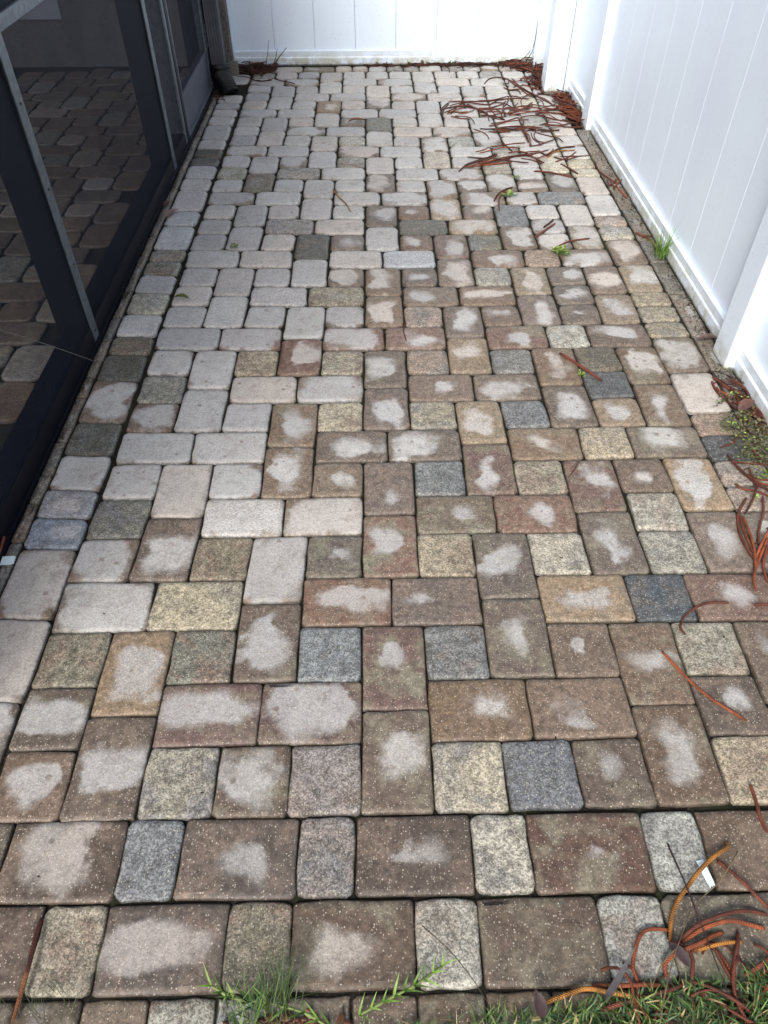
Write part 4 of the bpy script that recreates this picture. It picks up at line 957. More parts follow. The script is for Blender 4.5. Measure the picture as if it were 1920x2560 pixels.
me_ = mesh('screen_panel', [(x*U, y*U, 31.6*U) for x, y in ((-60,0),(-14.41,0),(-14.41,68.5),(-60,68.5))], [(0,1,2,3)])  # roof screen of the enclosure, out of view, added to dim the inside
obj('screen_panel', me_, M_SCREEN, enc)
box('top_beam', M_FRAME, (-14.4, XF, 0, 61.6, 31.02, 32.2), enc, bev=.002)

# ---------------------------------------------------------------- house corner, wall, downspout
house = empty('house', -20, 70, 'house wall with stucco corner behind the screen enclosure', 'house')
box('wall', M_WALL, (-62, -14.8, 68.62, 71, -.3, 34), house, bev=0)
wnd = box('window', simple('window_glass', lin(150,156,168), .2, .5, 4, .1, .02), (-33, -26.6, 68.5, 68.6, 3.55, 14), house, bev=.002)
box('corner', M_STUC, (-14.78, -11.9, 67.0, 68.38, -.3, 34), house, bev=.004)
box('side_wall', M_FRAME, (-14.75, -12.75, 61.62, 66.98, -.3, 34), house, bev=.003)

dsp = empty('downspout', -12.1, 61.2, 'dark grey ribbed downspout ending in a black corrugated boot at the house corner', 'downspout')
prof = []
x0, x1, y0, y1 = -12.62, -11.52, 60.75, 61.75
n = 5
for i in range(n):
    a = x0+(x1-x0)*i/n; w = (x1-x0)/n
    prof += [(a+.03, y0), (a+w*.55, y0), (a+w*.68, y0+.09), (a+w*.88, y0+.09)]
for i in range(4):
    a = y0+.05+(y1-y0-.05)*i/4; w = (y1-y0)/4
    prof += [(x1, a), (x1, a+w*.55), (x1-.08, a+w*.68), (x1-.08, a+w*.88)]
prof += [(x1, y1), (x0, y1)]
extrude('pipe', prof, 'z', 1.55, 34, M_DSP, dsp)
def tube_mesh(name, pts, radii, seg=6, col=None, closed=True, uvscale=1.0, flat=1.0):
    """a tube along pts (metres), with attributes for the twig pattern"""
    pts = [Vector(p) for p in pts]; vs, fs, uv, cs = [], [], [], []
    up = Vector((0,0,1)); L = 0
    for i, p in enumerate(pts):
        tgt = (pts[min(i+1,len(pts)-1)]-pts[max(i-1,0)]).normalized()
        ref = up if abs(tgt.z) < .93 else Vector((1,0,0))
        s = tgt.cross(ref).normalized(); n_ = s.cross(tgt)
        if i: L += (p-pts[i-1]).length
        for k in range(seg):
            a = 2*math.pi*k/seg
            vs.append(p+(s*math.cos(a)+n_*math.sin(a)*flat)*radii[i]); uv.append((k/seg, L, i/max(1,len(pts)-1)))
            cs.append(col(i/max(1,len(pts)-1)) if callable(col) else (col or (.5,.5,.5,1)))
    for i in range(len(pts)-1):
        for k in range(seg):
            j = (k+1) % seg; fs.append((i*seg+k, i*seg+j, (i+1)*seg+j, (i+1)*seg+k))
    fs.append(tuple(range(seg))[::-1]); fs.append(tuple((len(pts)-1)*seg+k for k in range(seg)))
    return vs, fs, uv, cs
def finish_tube(name, T, mat, parent=None, a1='tuv', a2='tcol', **kw):
    me = mesh(name, T[0], T[1], True)
    if len(me.vertices) == len(T[0]):
        attr(me, a1, T[2]); attr(me, a2, T[3], 'FLOAT_COLOR')
    return obj(name, me, mat, parent, **kw)
bpts = [(-12.07,61.25,1.9),(-12.07,61.2,1.5),(-12.0,61.0,1.05),(-11.75,60.6,.75)]
finish_tube('boot', tube_mesh('boot', [Vector(p)*U for p in bpts], [.86*U,.88*U,.86*U,.76*U], 12), M_RUB, dsp)
cp, cr_ = [], []
for i in range(29):
    t = i/28; p = Vector((-11.78,60.65,.85)).lerp(Vector((-11.25,59.9,.05)), t)+Vector((0,0,.12*math.sin(t*math.pi)))
    cp.append(p*U); cr_.append((.70+(.06 if (i//2) % 2 else -.04))*U)
finish_tube('corrugated_pipe', tube_mesh('c', cp, cr_, 18), M_RUB, dsp)
box('strap', M_DSP, (-12.68, -11.46, 60.69, 60.74, 9, 9.5), dsp, bev=.001)

blk = empty('concrete_block', -11.5, 65.7, 'small grey concrete block with three slots beside the downspout', 'block')
bx0, bx1, by0, by1 = -12.0, -11.2, 64.9, 65.7
box('front_face', M_BLOCK, (bx0, bx1, by0, by0+.14, -.1, 1.0), blk, bev=.003)
box('back_face', M_BLOCK, (bx0, bx1, by1-.14, by1, -.1, 1.0), blk, bev=.003)
for i in range(4):
    a = bx0+.001+i*(bx1-bx0-.14)/3; box('web', M_BLOCK, (a, a+.135, by0+.142, by1-.142, -.1, .99), blk, bev=.003)

# ---------------------------------------------------------------- twigs
DATA_T = """Y|1.3|thick golden-orange braided twig arching up beside the white plastic tag|9.43,-0.95 9.40,-1.08 8.98,-1.30 8.51,-1.63 8.11,-1.96 7.78,-2.28 7.54,-2.59 7.41,-2.90 7.33,-3.20
O|1.1|orange twig bent in a square hook over the pale speckled paver by the lawn|7.40,-2.92 6.96,-2.90 6.71,-2.99 6.53,-3.21 6.37,-3.48 6.31,-3.72 6.32,-3.95 6.29,-4.30
O|1.2|long straight orange twig lying along the front edge of the last paver row|5.30,-4.02 5.83,-4.05 6.52,-4.04 7.19,-4.06
Y|1.3|yellow-gold twig at the lawn edge, lowest of the twigs there|4.14,-4.34 4.74,-4.18 5.13,-4.10 5.59,-4.17 5.99,-4.23 6.24,-4.29
R|1.1|dark red twig in the grass just right of the golden one|6.34,-4.27 6.74,-4.21 7.18,-4.11 7.49,-3.97
R|1.1|red twig running off the right side above the bent pair on the lawn-side pavers|9.85,-2.63 9.37,-2.56 8.77,-2.64 8.13,-2.83 7.79,-3.00 7.56,-3.18
O|1.3|curved rust-orange twig, upper of the bent pair on the lawn-side pavers|9.66,-2.93 9.27,-2.85 8.86,-2.78 8.40,-2.86 8.02,-2.98 7.61,-3.20
Y|1.1|orange twig with a straight free end pointing right below the bent pair|9.03,-3.19 8.56,-3.24 8.11,-3.33 7.76,-3.38
O|1.3|orange twig curling down like a question mark into the grass|8.67,-2.99 8.33,-3.09 8.00,-3.23 7.37,-3.44 7.11,-3.59 7.03,-3.75 7.10,-3.92
R|1.2|dark red twig standing upright out of the grass at lower right|9.01,-3.00 8.85,-3.30 8.65,-3.64 8.53,-4.01 8.47,-4.33
R|1.3|dark red twig slanting into the grass at the lower right edge|9.58,-3.53 9.16,-3.74 8.84,-3.88
R|1.2|red twig coming down from the right edge beside the mossy pale paver|10.60,0.55 10.60,0.11 10.56,-0.33 10.59,-0.70
R|1.1|long dark red twig sloping down right past the white tag|9.07,-1.38 9.26,-1.64 9.52,-1.98 9.76,-2.31 9.96,-2.55
R|1.3|deep red twig half buried in the grass at the bottom centre right|5.46,-4.49 5.83,-4.40 6.31,-4.32
M|1.4|two-tone twig, dark red above and orange below, at the bottom left corner|-7.68,-2.44 -7.64,-2.87 -7.59,-3.46 -7.62,-3.99 -7.70,-4.52
O|1.1|lone orange twig lying slantwise across two brown pavers|9.42,4.83 9.85,3.96 10.33,3.28 10.85,2.78 11.20,2.44
R|1.0|hooked rust red twig beside the dark charcoal paver on the right|12.14,6.70 11.37,6.68 10.63,6.27 10.29,5.78 10.34,5.47
R|1.3|short red twig at the right edge below the hanging twig bundle|12.97,6.56 13.18,6.60 13.56,6.58
R|1.3|G1|15.63,18.92 15.60,18.28 15.77,17.65 16.03,17.03 16.34,16.21
K|1.0|G1|15.92,19.20 16.18,18.83 16.32,18.26 16.54,17.79 16.71,17.09 16.90,16.35
R|1.2|G1|15.89,18.11 15.98,17.56 16.29,17.10 16.57,16.35 16.86,15.77
R|1.1|G1|16.35,18.34 16.69,17.94 17.05,17.24 17.09,16.49
R|1.2|G1|16.38,18.02 16.67,17.25 16.88,16.06
R|1.2|G1|16.45,17.40 16.72,16.87 16.84,15.84
R|1.2|G1|16.20,17.10 16.40,16.50 16.59,15.78
R|1.2|G1|16.58,17.25 16.83,16.79 17.01,16.05
R|1.2|G2|15.69,14.82 15.69,14.21 15.82,13.50
R|1.1|G2|14.37,12.34 14.60,12.04 15.03,11.85 15.39,11.50
R|1.1|G2|14.93,12.95 15.06,12.51 15.01,12.03 14.65,11.39 14.16,10.72
R|1.1|G2|15.19,13.19 15.15,12.63 15.03,11.91
R|1.3|G3|14.47,11.51 13.98,10.84 13.73,10.24 13.60,9.50 13.61,8.88 13.63,8.43
O|1.2|G3|13.96,10.51 13.99,9.80 13.87,9.08 13.58,8.19 13.35,7.76
R|1.1|G2|15.12,11.56 14.82,10.77 14.46,10.12 14.18,9.49 14.10,9.18
O|1.2|G3|14.63,9.79 14.22,9.28 13.84,8.68 13.49,7.95
O|1.2|G3|14.51,9.48 13.86,8.53 13.38,7.76 13.18,7.11
R|1.2|G3|14.39,9.17 13.84,8.18 13.74,7.47
O|1.2|G3|13.94,10.62 13.75,9.70 13.72,8.88
R|1.6|thick dark red twig pointing at a green weed on two charcoal pavers|9.23,21.27 9.98,20.13 10.74,19.05
R|.7|tiny red twig lying on the red-brown paver in the middle of the patio|2.12,24.24 1.97,23.40 2.05,22.48
R|.5|thread-thin red twig on the reddish paver right of centre|8.62,13.74 8.35,13.27 8.04,12.88
K|1.5|short dark twig beside a longer one on pale pavers, the upper of the two|11.44,35.44 10.69,34.40
R|1.6|dark red twig under a short dark one on pale pavers|11.45,34.92 10.73,34.06 9.97,33.18
R|1.2|reddish twig reaching right from the leafy green weed|13.12,32.96 11.99,32.63 11.31,32.17 10.71,31.65
R|1.4|rust twig forking over the bright small weed, upper prong|9.63,40.23 9.15,39.96 8.61,39.30 8.21,38.25
R|1.2|rust twig forking over the bright small weed, lower prong|9.13,39.83 8.58,38.63 8.36,36.85
R|1.2|long thin rust twig across three pale pavers right of the twig drifts|11.54,42.91 12.77,42.59 14.01,41.74
R|1.1|short brown twig ending beside a yellowish border paver|13.55,44.23 13.88,43.46 14.32,42.41
R|1.2|G4|15.97,44.65 15.87,42.82 16.12,41.35 16.18,39.68
R|1.2|G4|17.06,43.39 17.02,42.20 17.29,41.19
R|1.2|G4|17.32,41.33 16.67,40.77 16.14,39.95
O|1.2|G4|16.89,41.91 16.49,40.50 16.61,39.13 16.69,38.46
R|1.2|G4|15.98,42.52 16.30,41.64 16.58,40.64
R|1.2|G4|16.57,41.06 16.01,40.37 16.06,41.35
R|1.2|dark red twig lying at the foot of the tall grass tuft|15.97,33.61 16.36,33.16 16.66,32.38 16.62,31.32
R|1.0|short red twig beside the tall grass tuft and the border pavers|16.09,33.68 16.39,33.27 16.85,33.08
R|1.2|G5|6.83,57.31 8.11,57.40 10.10,57.48 11.84,58.08 13.48,57.96
R|1.1|G5|9.25,57.63 10.60,57.52 11.94,58.21 12.84,58.13
K|1.2|G5|6.78,57.18 6.28,56.08 6.04,54.88 6.08,53.26
R|1.2|G5|6.79,56.81 6.33,55.59 6.11,54.18
R|1.3|G5|7.73,56.83 8.87,56.76 10.00,56.61 10.73,57.22
K|1.0|G5|6.31,54.76 7.05,55.58 7.61,56.42 8.39,56.03 9.22,55.41
Y|1.1|G5|6.76,54.40 7.11,55.34 7.53,56.42 8.05,56.78
R|1.3|G5|8.30,56.77 8.92,55.66 9.86,55.39 11.01,55.61 11.97,55.47 13.17,55.44
R|1.1|G5|9.42,55.77 10.36,55.50 10.75,54.78 10.68,53.96
R|1.1|G5|9.86,55.39 10.16,54.55 10.28,53.62 10.76,53.04
R|1.1|G5|8.63,56.03 9.31,54.81 9.59,54.10 9.55,52.73
K|1.0|G5|9.04,55.29 9.71,54.10 10.24,53.28 10.84,53.04
K|1.0|G5|12.36,56.56 11.72,55.47 11.05,54.07
R|1.1|G5|10.30,57.10 11.19,56.96 11.66,56.20 12.09,55.22
R|1.1|G5|11.27,56.95 11.03,55.73 10.99,54.18
O|1.2|G6|11.12,53.95 12.23,54.51 13.44,54.60 14.63,54.57 15.97,54.42
O|1.2|G6|11.26,53.83 12.59,54.26 13.64,54.83 14.82,55.16 16.23,55.37
R|1.1|G6|13.07,55.32 12.30,54.98 11.53,54.64
R|1.1|G6|9.68,52.16 10.79,52.70 12.01,53.58
R|1.1|G6|9.42,51.62 10.56,52.14 12.55,52.43
R|1.3|G7|9.56,50.90 10.60,51.26 11.84,51.35 12.71,51.00
R|1.3|G7|9.76,50.64 10.91,50.72 12.16,51.45 13.38,50.88
R|1.1|G7|9.30,50.58 10.48,50.30 11.53,50.81 13.62,50.55
O|1.1|G7|10.03,50.95 10.96,51.04 11.88,50.59 12.79,51.06
R|1.1|rust twig trailing down from the middle drift across pale pavers|10.02,49.68 10.11,48.05 10.53,46.37
R|1.1|G7|11.73,51.13 11.86,49.43 11.90,48.21
O|1.1|G7|11.87,50.48 12.09,49.01 11.88,47.41
K|1.0|outer of two parallel curved twigs on a pale square paver|12.44,50.26 12.39,49.01 12.74,47.99
R|1.0|inner of two parallel curved twigs on a pale square paver|12.80,50.36 12.53,49.63 12.62,48.59 13.05,48.08
R|1.2|G6|13.54,54.24 14.41,53.30 15.46,52.59 16.12,52.02
R|1.3|G6|13.66,51.85 14.91,51.72 16.02,51.91
R|1.2|G6|13.64,51.52 14.84,51.39 16.35,51.25
Y|.9|short yellowish twig lying alone left of the nearest drift|7.89,46.53 8.51,46.90 8.94,47.48
K|1.3|G8|6.39,43.00 7.00,43.96 7.88,44.39 8.67,45.19 9.33,45.93
R|1.2|G8|6.84,43.78 7.79,44.84 8.54,45.29
R|1.2|G8|7.87,44.30 8.98,44.27 10.25,45.34 11.31,45.79 12.28,46.28
O|1.2|G8|7.96,43.85 9.03,44.63 10.06,45.53 10.88,45.80
R|1.2|G8|10.14,46.10 11.05,45.98 11.77,45.13 12.43,44.38
R|1.0|G8|10.94,45.24 11.67,44.94 12.26,44.20
O|1.1|G8|9.35,46.11 9.14,45.55 7.96,44.48 6.97,43.69
O|1.2|G8|6.83,43.60 8.27,44.11 10.18,44.34
O|1.1|G8|8.29,44.29 9.21,45.00 10.01,45.16 10.44,45.71
R|1.1|long rust twig just below the nearest drift, reaching the yellowish paver|11.45,42.89 12.55,42.70 13.49,42.25 13.98,41.98
R|1.0|short thick twig lying across the joint left of the yellowish border paver|13.52,44.21 13.94,43.54 14.36,42.48
K|1.5|dark-ended twig between the drift and the right border|12.47,46.14 12.96,45.85 13.95,46.98 15.10,47.24
Y|1.2|orange-brown twig beside the dark-ended one near the right border|12.76,45.29 13.56,46.40 14.98,46.66
R|1.0|straight rust twig reaching toward the right fence rail|13.95,45.41 14.83,45.53 15.99,45.69
R|1.1|G9|10.22,61.93 10.86,63.43 11.96,63.79 12.75,62.62 13.40,60.75 14.03,58.95 15.23,56.22
R|1.1|G9|12.47,63.20 12.82,61.49 13.49,59.85 14.14,58.26
R|1.0|G9|11.80,60.79 12.50,60.05 13.24,59.67
K|1.2|G9|11.77,60.97 12.19,60.23 12.84,60.04 12.94,59.15
R|1.1|G9|12.82,63.41 13.14,61.48 13.62,59.62 14.33,58.50 14.84,57.68 15.20,56.04
K|1.0|G9|13.74,58.92 14.83,58.90 15.74,58.33
R|1.1|G9|12.82,62.81 13.12,60.76 13.47,59.20 13.85,58.24
K|1.0|G10|-11.16,64.33 -10.38,64.14 -9.38,63.30 -8.09,63.43
R|1.0|G10|-9.34,62.97 -8.77,63.28 -7.97,63.26
K|1.0|G10|-7.94,64.09 -7.15,63.08 -6.59,62.26 -5.96,61.77
R|1.0|G10|-9.95,63.47 -9.85,62.18 -9.94,61.23
K|.9|dark curved twig lying over the paver joint below the back fence centre|6.78,67.55 7.26,67.33 7.56,66.49 7.53,65.27
O|1.2|G5|6.69,53.55 7.13,53.50 7.56,53.41 7.99,53.28
R|1.2|G5|10.02,53.95 10.75,54.15 11.51,54.18 12.25,54.03
R|1.0|G5|6.85,56.41 7.27,56.79 7.78,57.07 8.33,57.23
R|1.2|G5|9.15,55.69 10.10,55.88 10.91,56.42 11.46,57.21
O|0.9|G5|7.33,54.52 7.91,54.58 8.41,54.88 8.73,55.38
R|1.1|G5|7.04,55.60 7.59,55.86 8.05,56.25 8.40,56.75
R|1.1|G5|8.97,54.67 9.87,54.95 10.80,54.80 11.57,54.26
R|1.3|G5|11.48,54.96 12.24,55.31 12.92,55.80 13.48,56.41
O|1.2|G5|6.43,54.60 6.99,54.77 7.57,54.85 8.15,54.85
O|1.2|G5|6.45,54.30 7.18,54.92 7.76,55.69 8.18,56.55
R|1.3|G5|9.08,54.01 9.78,53.98 10.40,53.65 10.81,53.07
O|1.0|G5|11.21,55.70 12.19,56.05 13.22,55.91 14.07,55.31
R|1.3|G5|6.16,55.42 6.82,55.96 7.65,56.18 8.49,56.04
R|1.0|G5|7.04,54.05 7.70,53.60 8.18,52.96 8.41,52.19
R|1.1|G6|13.36,54.15 14.00,54.60 14.67,55.01 15.35,55.39
R|1.1|G6|12.08,53.02 12.18,52.59 12.13,52.16 11.94,51.76
K|1.2|G6|13.84,54.96 14.80,55.00 15.74,54.85 16.63,54.51
R|1.1|G6|12.04,53.55 12.72,53.69 13.40,53.83 14.08,53.96
R|1.1|G6|12.29,56.09 12.69,56.24 13.11,56.29 13.52,56.23
O|1.1|G6|15.02,54.34 15.55,54.14 16.05,53.85 16.48,53.47
K|1.1|G6|16.15,54.29 16.85,54.84 16.85,55.55 16.85,56.39
R|1.0|G6|13.24,56.24 13.99,56.02 14.76,56.15 15.40,56.59
O|1.0|G6|14.42,55.76 15.10,55.45 15.83,55.26 16.58,55.18
R|0.9|G6|13.04,54.64 13.87,54.13 14.57,53.46 15.11,52.65
K|1.1|G6|15.67,53.27 16.00,53.57 16.40,53.75 16.84,53.79
R|0.9|G6|14.88,56.23 15.43,56.21 15.90,55.94 16.18,55.47
R|1.0|G6|15.56,53.23 16.47,53.60 16.85,54.02 16.85,54.49
K|0.9|G6|14.16,55.83 14.79,55.37 15.52,55.11 16.29,55.06
O|0.9|G7|8.21,51.11 8.77,50.53 9.09,49.79 9.13,48.99
R|0.9|G7|13.27,51.79 13.86,51.89 14.46,51.89 15.05,51.81
K|0.9|G7|11.26,50.64 11.81,50.74 12.35,50.84 12.90,50.93
K|1.1|G7|8.69,51.17 9.64,50.89 10.59,50.63 11.55,50.39
K|1.1|G7|12.27,50.78 12.93,50.29 13.74,50.11 14.54,50.29
R|1.0|G7|12.79,50.17 13.56,49.56 14.09,48.73 14.34,47.78
R|1.1|G7|13.16,50.37 13.67,50.44 14.16,50.59 14.62,50.81
R|1.1|G7|10.92,51.37 11.64,51.44 12.32,51.21 12.85,50.71
O|1.1|G7|9.76,50.30 10.12,50.49 10.52,50.50 10.88,50.34
K|1.1|G7|13.45,51.52 13.93,52.14 14.10,52.90 13.93,53.66
R|1.1|G8|8.92,44.68 9.76,44.81 10.58,44.63 11.28,44.17
R|1.1|G8|10.84,46.32 11.40,46.13 11.98,46.20 12.49,46.51
O|1.0|G8|8.17,46.31 9.08,46.78 10.09,46.95 11.10,46.78
R|1.2|G8|7.76,44.28 8.15,44.42 8.44,44.72 8.57,45.11
R|1.2|G8|11.92,47.44 12.58,47.74 13.23,48.09 13.84,48.49
R|1.1|G8|13.24,44.60 13.93,45.07 14.53,45.65 15.01,46.33
R|1.0|G8|12.12,45.23 12.81,45.62 13.30,46.25 13.51,47.02
K|1.1|G8|7.19,45.31 8.00,45.23 8.76,45.54 9.27,46.18
K|1.2|G8|13.25,45.26 13.76,45.02 14.33,44.98 14.86,45.17
R|1.1|G8|10.34,45.44 11.32,45.77 12.25,46.22 13.12,46.78
O|1.1|G8|9.06,47.48 9.97,47.31 10.88,47.52 11.63,48.07
R|0.9|G8|10.55,45.82 11.33,45.66 11.98,45.18 12.36,44.48
O|0.9|G2|14.81,9.71 14.76,8.90 14.88,8.09 15.18,7.34
R|0.9|G2|15.06,12.88 15.47,12.53 15.99,12.40 16.52,12.50
K|1.3|G2|14.64,13.97 14.83,13.12 15.20,12.34 15.75,11.66
R|1.1|G2|16.52,12.74 16.85,12.68 16.85,12.76 16.85,13.00
O|1.1|G2|14.85,13.30 15.00,12.81 15.31,12.40 15.75,12.14
R|1.1|G2|15.74,10.86 16.05,10.27 16.16,9.62 16.04,8.96
R|1.0|G2|14.56,13.44 15.06,13.52 15.55,13.43 15.99,13.18
K|1.3|G2|15.77,11.65 16.29,10.93 16.55,10.09 16.54,9.21
R|0.9|G2|16.12,13.65 16.85,13.06 16.85,12.76 16.85,12.78
K|1.1|G3|15.24,10.24 15.41,9.66 15.66,9.11 15.99,8.60
K|1.2|G3|14.07,9.40 14.43,8.63 14.63,7.82 14.67,6.98
R|1.2|G3|14.68,10.00 15.67,9.89 16.62,10.17 16.85,10.79
R|1.1|G3|15.40,9.31 14.87,8.96 14.24,8.86 13.63,9.02
R|1.0|G3|15.09,9.29 15.22,8.74 15.17,8.18 14.96,7.65
R|0.9|G3|15.20,7.91 15.46,6.95 16.00,6.12 16.78,5.51
R|0.9|G3|14.45,8.32 15.34,7.79 16.36,7.63 16.85,7.87
K|1.2|G3|15.40,8.14 15.68,7.58 16.20,7.22 16.82,7.13
O|1.1|G1|15.90,16.19 16.60,15.99 16.85,15.51 16.85,14.84
K|1.3|G1|15.72,16.33 15.91,15.82 16.08,15.30 16.24,14.78
K|1.0|G1|15.71,18.52 15.75,17.85 15.86,17.19 16.07,16.55
R|1.1|G1|16.23,16.52 16.43,15.98 16.50,15.41 16.46,14.84
R|1.3|G1|15.77,19.24 16.18,18.42 16.69,17.65 16.85,16.94
R|1.0|G1|15.68,16.36 15.63,15.54 15.19,14.83 14.47,14.41
O|1.2|G1|15.67,18.87 15.58,18.41 15.71,17.95 16.03,17.60
R|1.2|G1|16.17,16.10 16.64,15.15 16.85,14.45 16.85,14.12
O|1.2|G1|16.50,18.21 16.35,17.65 16.25,17.08 16.21,16.51
R|1.3|G1|16.46,18.88 16.85,18.22 16.85,17.37 16.85,16.47
K|0.9|G9|13.74,62.88 13.93,62.49 14.25,62.20 14.67,62.06
K|1.2|G9|11.80,58.26 11.68,57.51 11.47,56.78 11.15,56.09
R|1.0|G9|14.03,57.71 14.30,57.28 14.43,56.80 14.43,56.30
R|1.0|G9|14.46,62.66 14.65,61.93 14.55,61.18 14.17,60.53
R|1.0|G9|12.39,62.90 12.41,62.36 12.18,61.87 11.75,61.54
K|1.0|G9|13.76,59.27 13.11,58.47 12.73,57.50 12.64,56.47
R|1.1|G9|14.98,60.90 15.09,60.27 14.88,59.67 14.42,59.24
R|1.3|G9|13.97,62.58 14.21,62.00 14.51,61.46 14.86,60.94
R|1.1|G9|12.93,62.86 13.03,62.11 12.89,61.37 12.53,60.71
R|1.0|G9|13.40,61.49 14.18,60.98 14.74,60.23 15.00,59.34"""
TC = {'Y':(190,128,54),'O':(172,92,54),'R':(132,70,52),'K':(92,56,46),'M':None}
GL = {'G1':('red rope-like twig','heaped against the near fence post','twigs heaped against the nearest fence post'),
 'G2':('red twig','straggling through the vine','twigs straggling through the vine'),
 'G3':('long red twig','bundled below the vine','twigs bundled below the vine'),
 'G4':('rust twig','in the star-shaped bunch by the rail','star-shaped bunch of twigs'),
 'G5':('rust twig','in the farthest drift','twigs in the farthest drift'),
 'G6':('rust twig','leading to the middle post','twigs leading to the pile by the middle post'),
 'G7':('rust twig','in the narrow middle drift','twigs in the middle drift'),
 'G8':('orange-brown twig','in the nearest drift','twigs in the nearest drift'),
 'G9':('thin rust twig','trailing from the corner pile','twigs trailing from the corner pile'),
 'G10':('dark twig','trailing from the downspout pile','twigs trailing from the pile by the downspout')}
ORD = [a + b for a in ('', 'twenty-', 'thirty-') for b in 'first second third fourth fifth sixth seventh eighth ninth tenth eleventh twelfth thirteenth fourteenth fifteenth sixteenth seventeenth eighteenth nineteenth twentieth'.split()]
ORD = ORD[:20] + ['twenty-' + b for b in ORD[:9]] + ['thirtieth'] + ['thirty-' + b for b in ORD[:9]]
def catmull(P, n):
    P = [Vector(p) for p in P]
    if len(P) == 2: return [P[0].lerp(P[1], i/n) for i in range(n+1)]
    Q = [P[0]*2-P[1]]+P+[P[-1]*2-P[-2]]; out = []
    m = len(P)-1; per = max(2, n//m)
    for s in range(m):
        a, b, c, d = Q[s:s+4]
        for i in range(per):
            t = i/per
            out.append(.5*((2*b)+(c-a)*t+(2*a-5*b+4*c-d)*t*t+(3*b-a-3*c+d)*t**3))
    out.append(P[-1]); return out
def twig_colour(code):
    jit = rng.uniform(.82, 1.15)
    def f(t):
        if code == 'M': base = (96,46,38) if t < .55 else (166,98,56)
        else: base = TC[code]
        k = jit*(1-.25*max(0, t-.8)*5*.6)
        return (*lin(*[min(255,c*k) for c in base]), 1)
    return f
TW = []
for l in DATA_T.strip().splitlines():
    a_ = l.split('|'); TW.append((a_[0], float(a_[1]), a_[2], [tuple(map(float, q.split(','))) for q in a_[3].split()]))
rank = {}
for k_ in GL:
    for n_, i_ in enumerate(sorted([i for i, w in enumerate(TW) if w[2] == k_], key=lambda i: min(p[0] for p in TW[i][3]))): rank[i_] = n_
for ti, (code, r, lab, P) in enumerate(TW):
    r = r*.0031
    grp = None
    base = rng.uniform(.0, .004)
    if lab in GL: l1, l2, grp = GL[lab]; lab = '%s %s, %s from the left' % (l1, l2, ORD[rank[ti]]); base = rng.uniform(.0, .016)
    n = 26 if P[0][1] < 20 else 14
    pl = catmull([(x*U+rng.uniform(-.001,.001), y*U, 0) for x, y in P], n)
    ph = rng.uniform(0, 6); k = len(pl)
    Z = [Vector((p.x, p.y, r*.95+base*(.5+.5*math.sin(ph+i/k*5))+.0015*abs(noise.noise(Vector((p.x*30,p.y*30,ph)))))) for i, p in enumerate(pl)]
    if P[0][1] < 0:
        for i, p in enumerate(Z): p.z += .010*math.sin(math.pi*i/(k-1))
    rad = [r*(1-.55*max(0,(i/k-.75)*4)**2)*(1 if i else .8) for i in range(k)]
    T = tube_mesh('twig', Z, rad, 8 if P[0][1] < 20 else 6, twig_colour(code))
    finish_tube('twig', T, M_TWIG, kind=None, label=lab, cat='twig', group=grp)
def pile(name, label, poly, n, rr=(.0022,.0038), height=.03, L=(.07,.2), cols='RRROK', ang=None, seed=1):
    rg = random.Random(seed); V, F, Uv, C = [], [], [], []
    xs = [p[0] for p in poly]; ys = [p[1] for p in poly]
    def ins(x, y):
        c = False; j = len(poly)-1
        for i in range(len(poly)):
            if (poly[i][1] > y) != (poly[j][1] > y) and x < (poly[j][0]-poly[i][0])*(y-poly[i][1])/(poly[j][1]-poly[i][1])+poly[i][0]: c = not c
            j = i
        return c
    k = 0
    while k < n:
        x, y = rg.uniform(min(xs), max(xs)), rg.uniform(min(ys), max(ys))
        if not ins(x, y): continue
        a = rg.gauss(ang, .5) if ang is not None else rg.uniform(0, math.pi)
        ln = rg.uniform(*L); cur = rg.uniform(-14, 14); z = rg.uniform(.004, .008+height*max(0, 1-((x-sum(xs)/len(xs))/(max(xs)-min(xs))*2)**2*.8))*rg.uniform(.5,1); r = rg.uniform(*rr); zt = rg.uniform(-.01, .012)
        pts = []; p = Vector((x*U, y*U, z)); m = 9
        for s in range(m):
            q = p-Vector((0,0,0)); pts.append(Vector((q.x, q.y, max(r, z+zt*(s/m-.5)*2)))); a += cur*ln/m; p = p+Vector((math.cos(a), math.sin(a), 0))*ln/m
            if not ins(p.x/U, p.y/U) and s > 2: cur = -cur*1.3; a += .5
        if max(pt.x for pt in pts) > poly_xmax(poly)*U: 
            dx = max(pt.x for pt in pts)-poly_xmax(poly)*U; pts = [Vector((pt.x-dx, pt.y, pt.z)) for pt in pts]
        if max(pt.y for pt in pts) > max(ys)*U:
            dy = max(pt.y for pt in pts)-max(ys)*U; pts = [Vector((pt.x, pt.y-dy, pt.z)) for pt in pts]
        c = twig_colour(rg.choice(cols)); T = tube_mesh('t', pts, [r]*m, 5, c); o = len(V)
        V += T[0]; F += [tuple(i+o for i in f) for f in T[1]]; Uv += T[2]; C += T[3]; k += 1
    finish_tube(name, (V, F, Uv, C), M_TWIG, kind='stuff', label=label, cat='twig pile')
def poly_xmax(poly): return max(p[0] for p in poly)
pile('twig_pile', 'dense heap of brown-red twigs in the far right corner of the patio', [(12.6,68.0),(15.1,68.0),(15.1,66.8),(16.9,66.8),(16.9,61.7),(14.9,61.7),(14.95,59.8),(13.7,60.2),(14.3,63),(15.1,64.6),(13.4,66.4)], 150, cols='RRKRKO', height=.035, seed=2)
pile('twig_pile', 'heap of orange-red twigs between the far corner post and the middle fence post', [(15.9,59.5),(16.9,59.4),(16.9,52.8),(16.4,52.4),(15.9,54.5),(15.5,57.0)], 100, cols='RORKO', height=.03, seed=3, ang=-1.1)
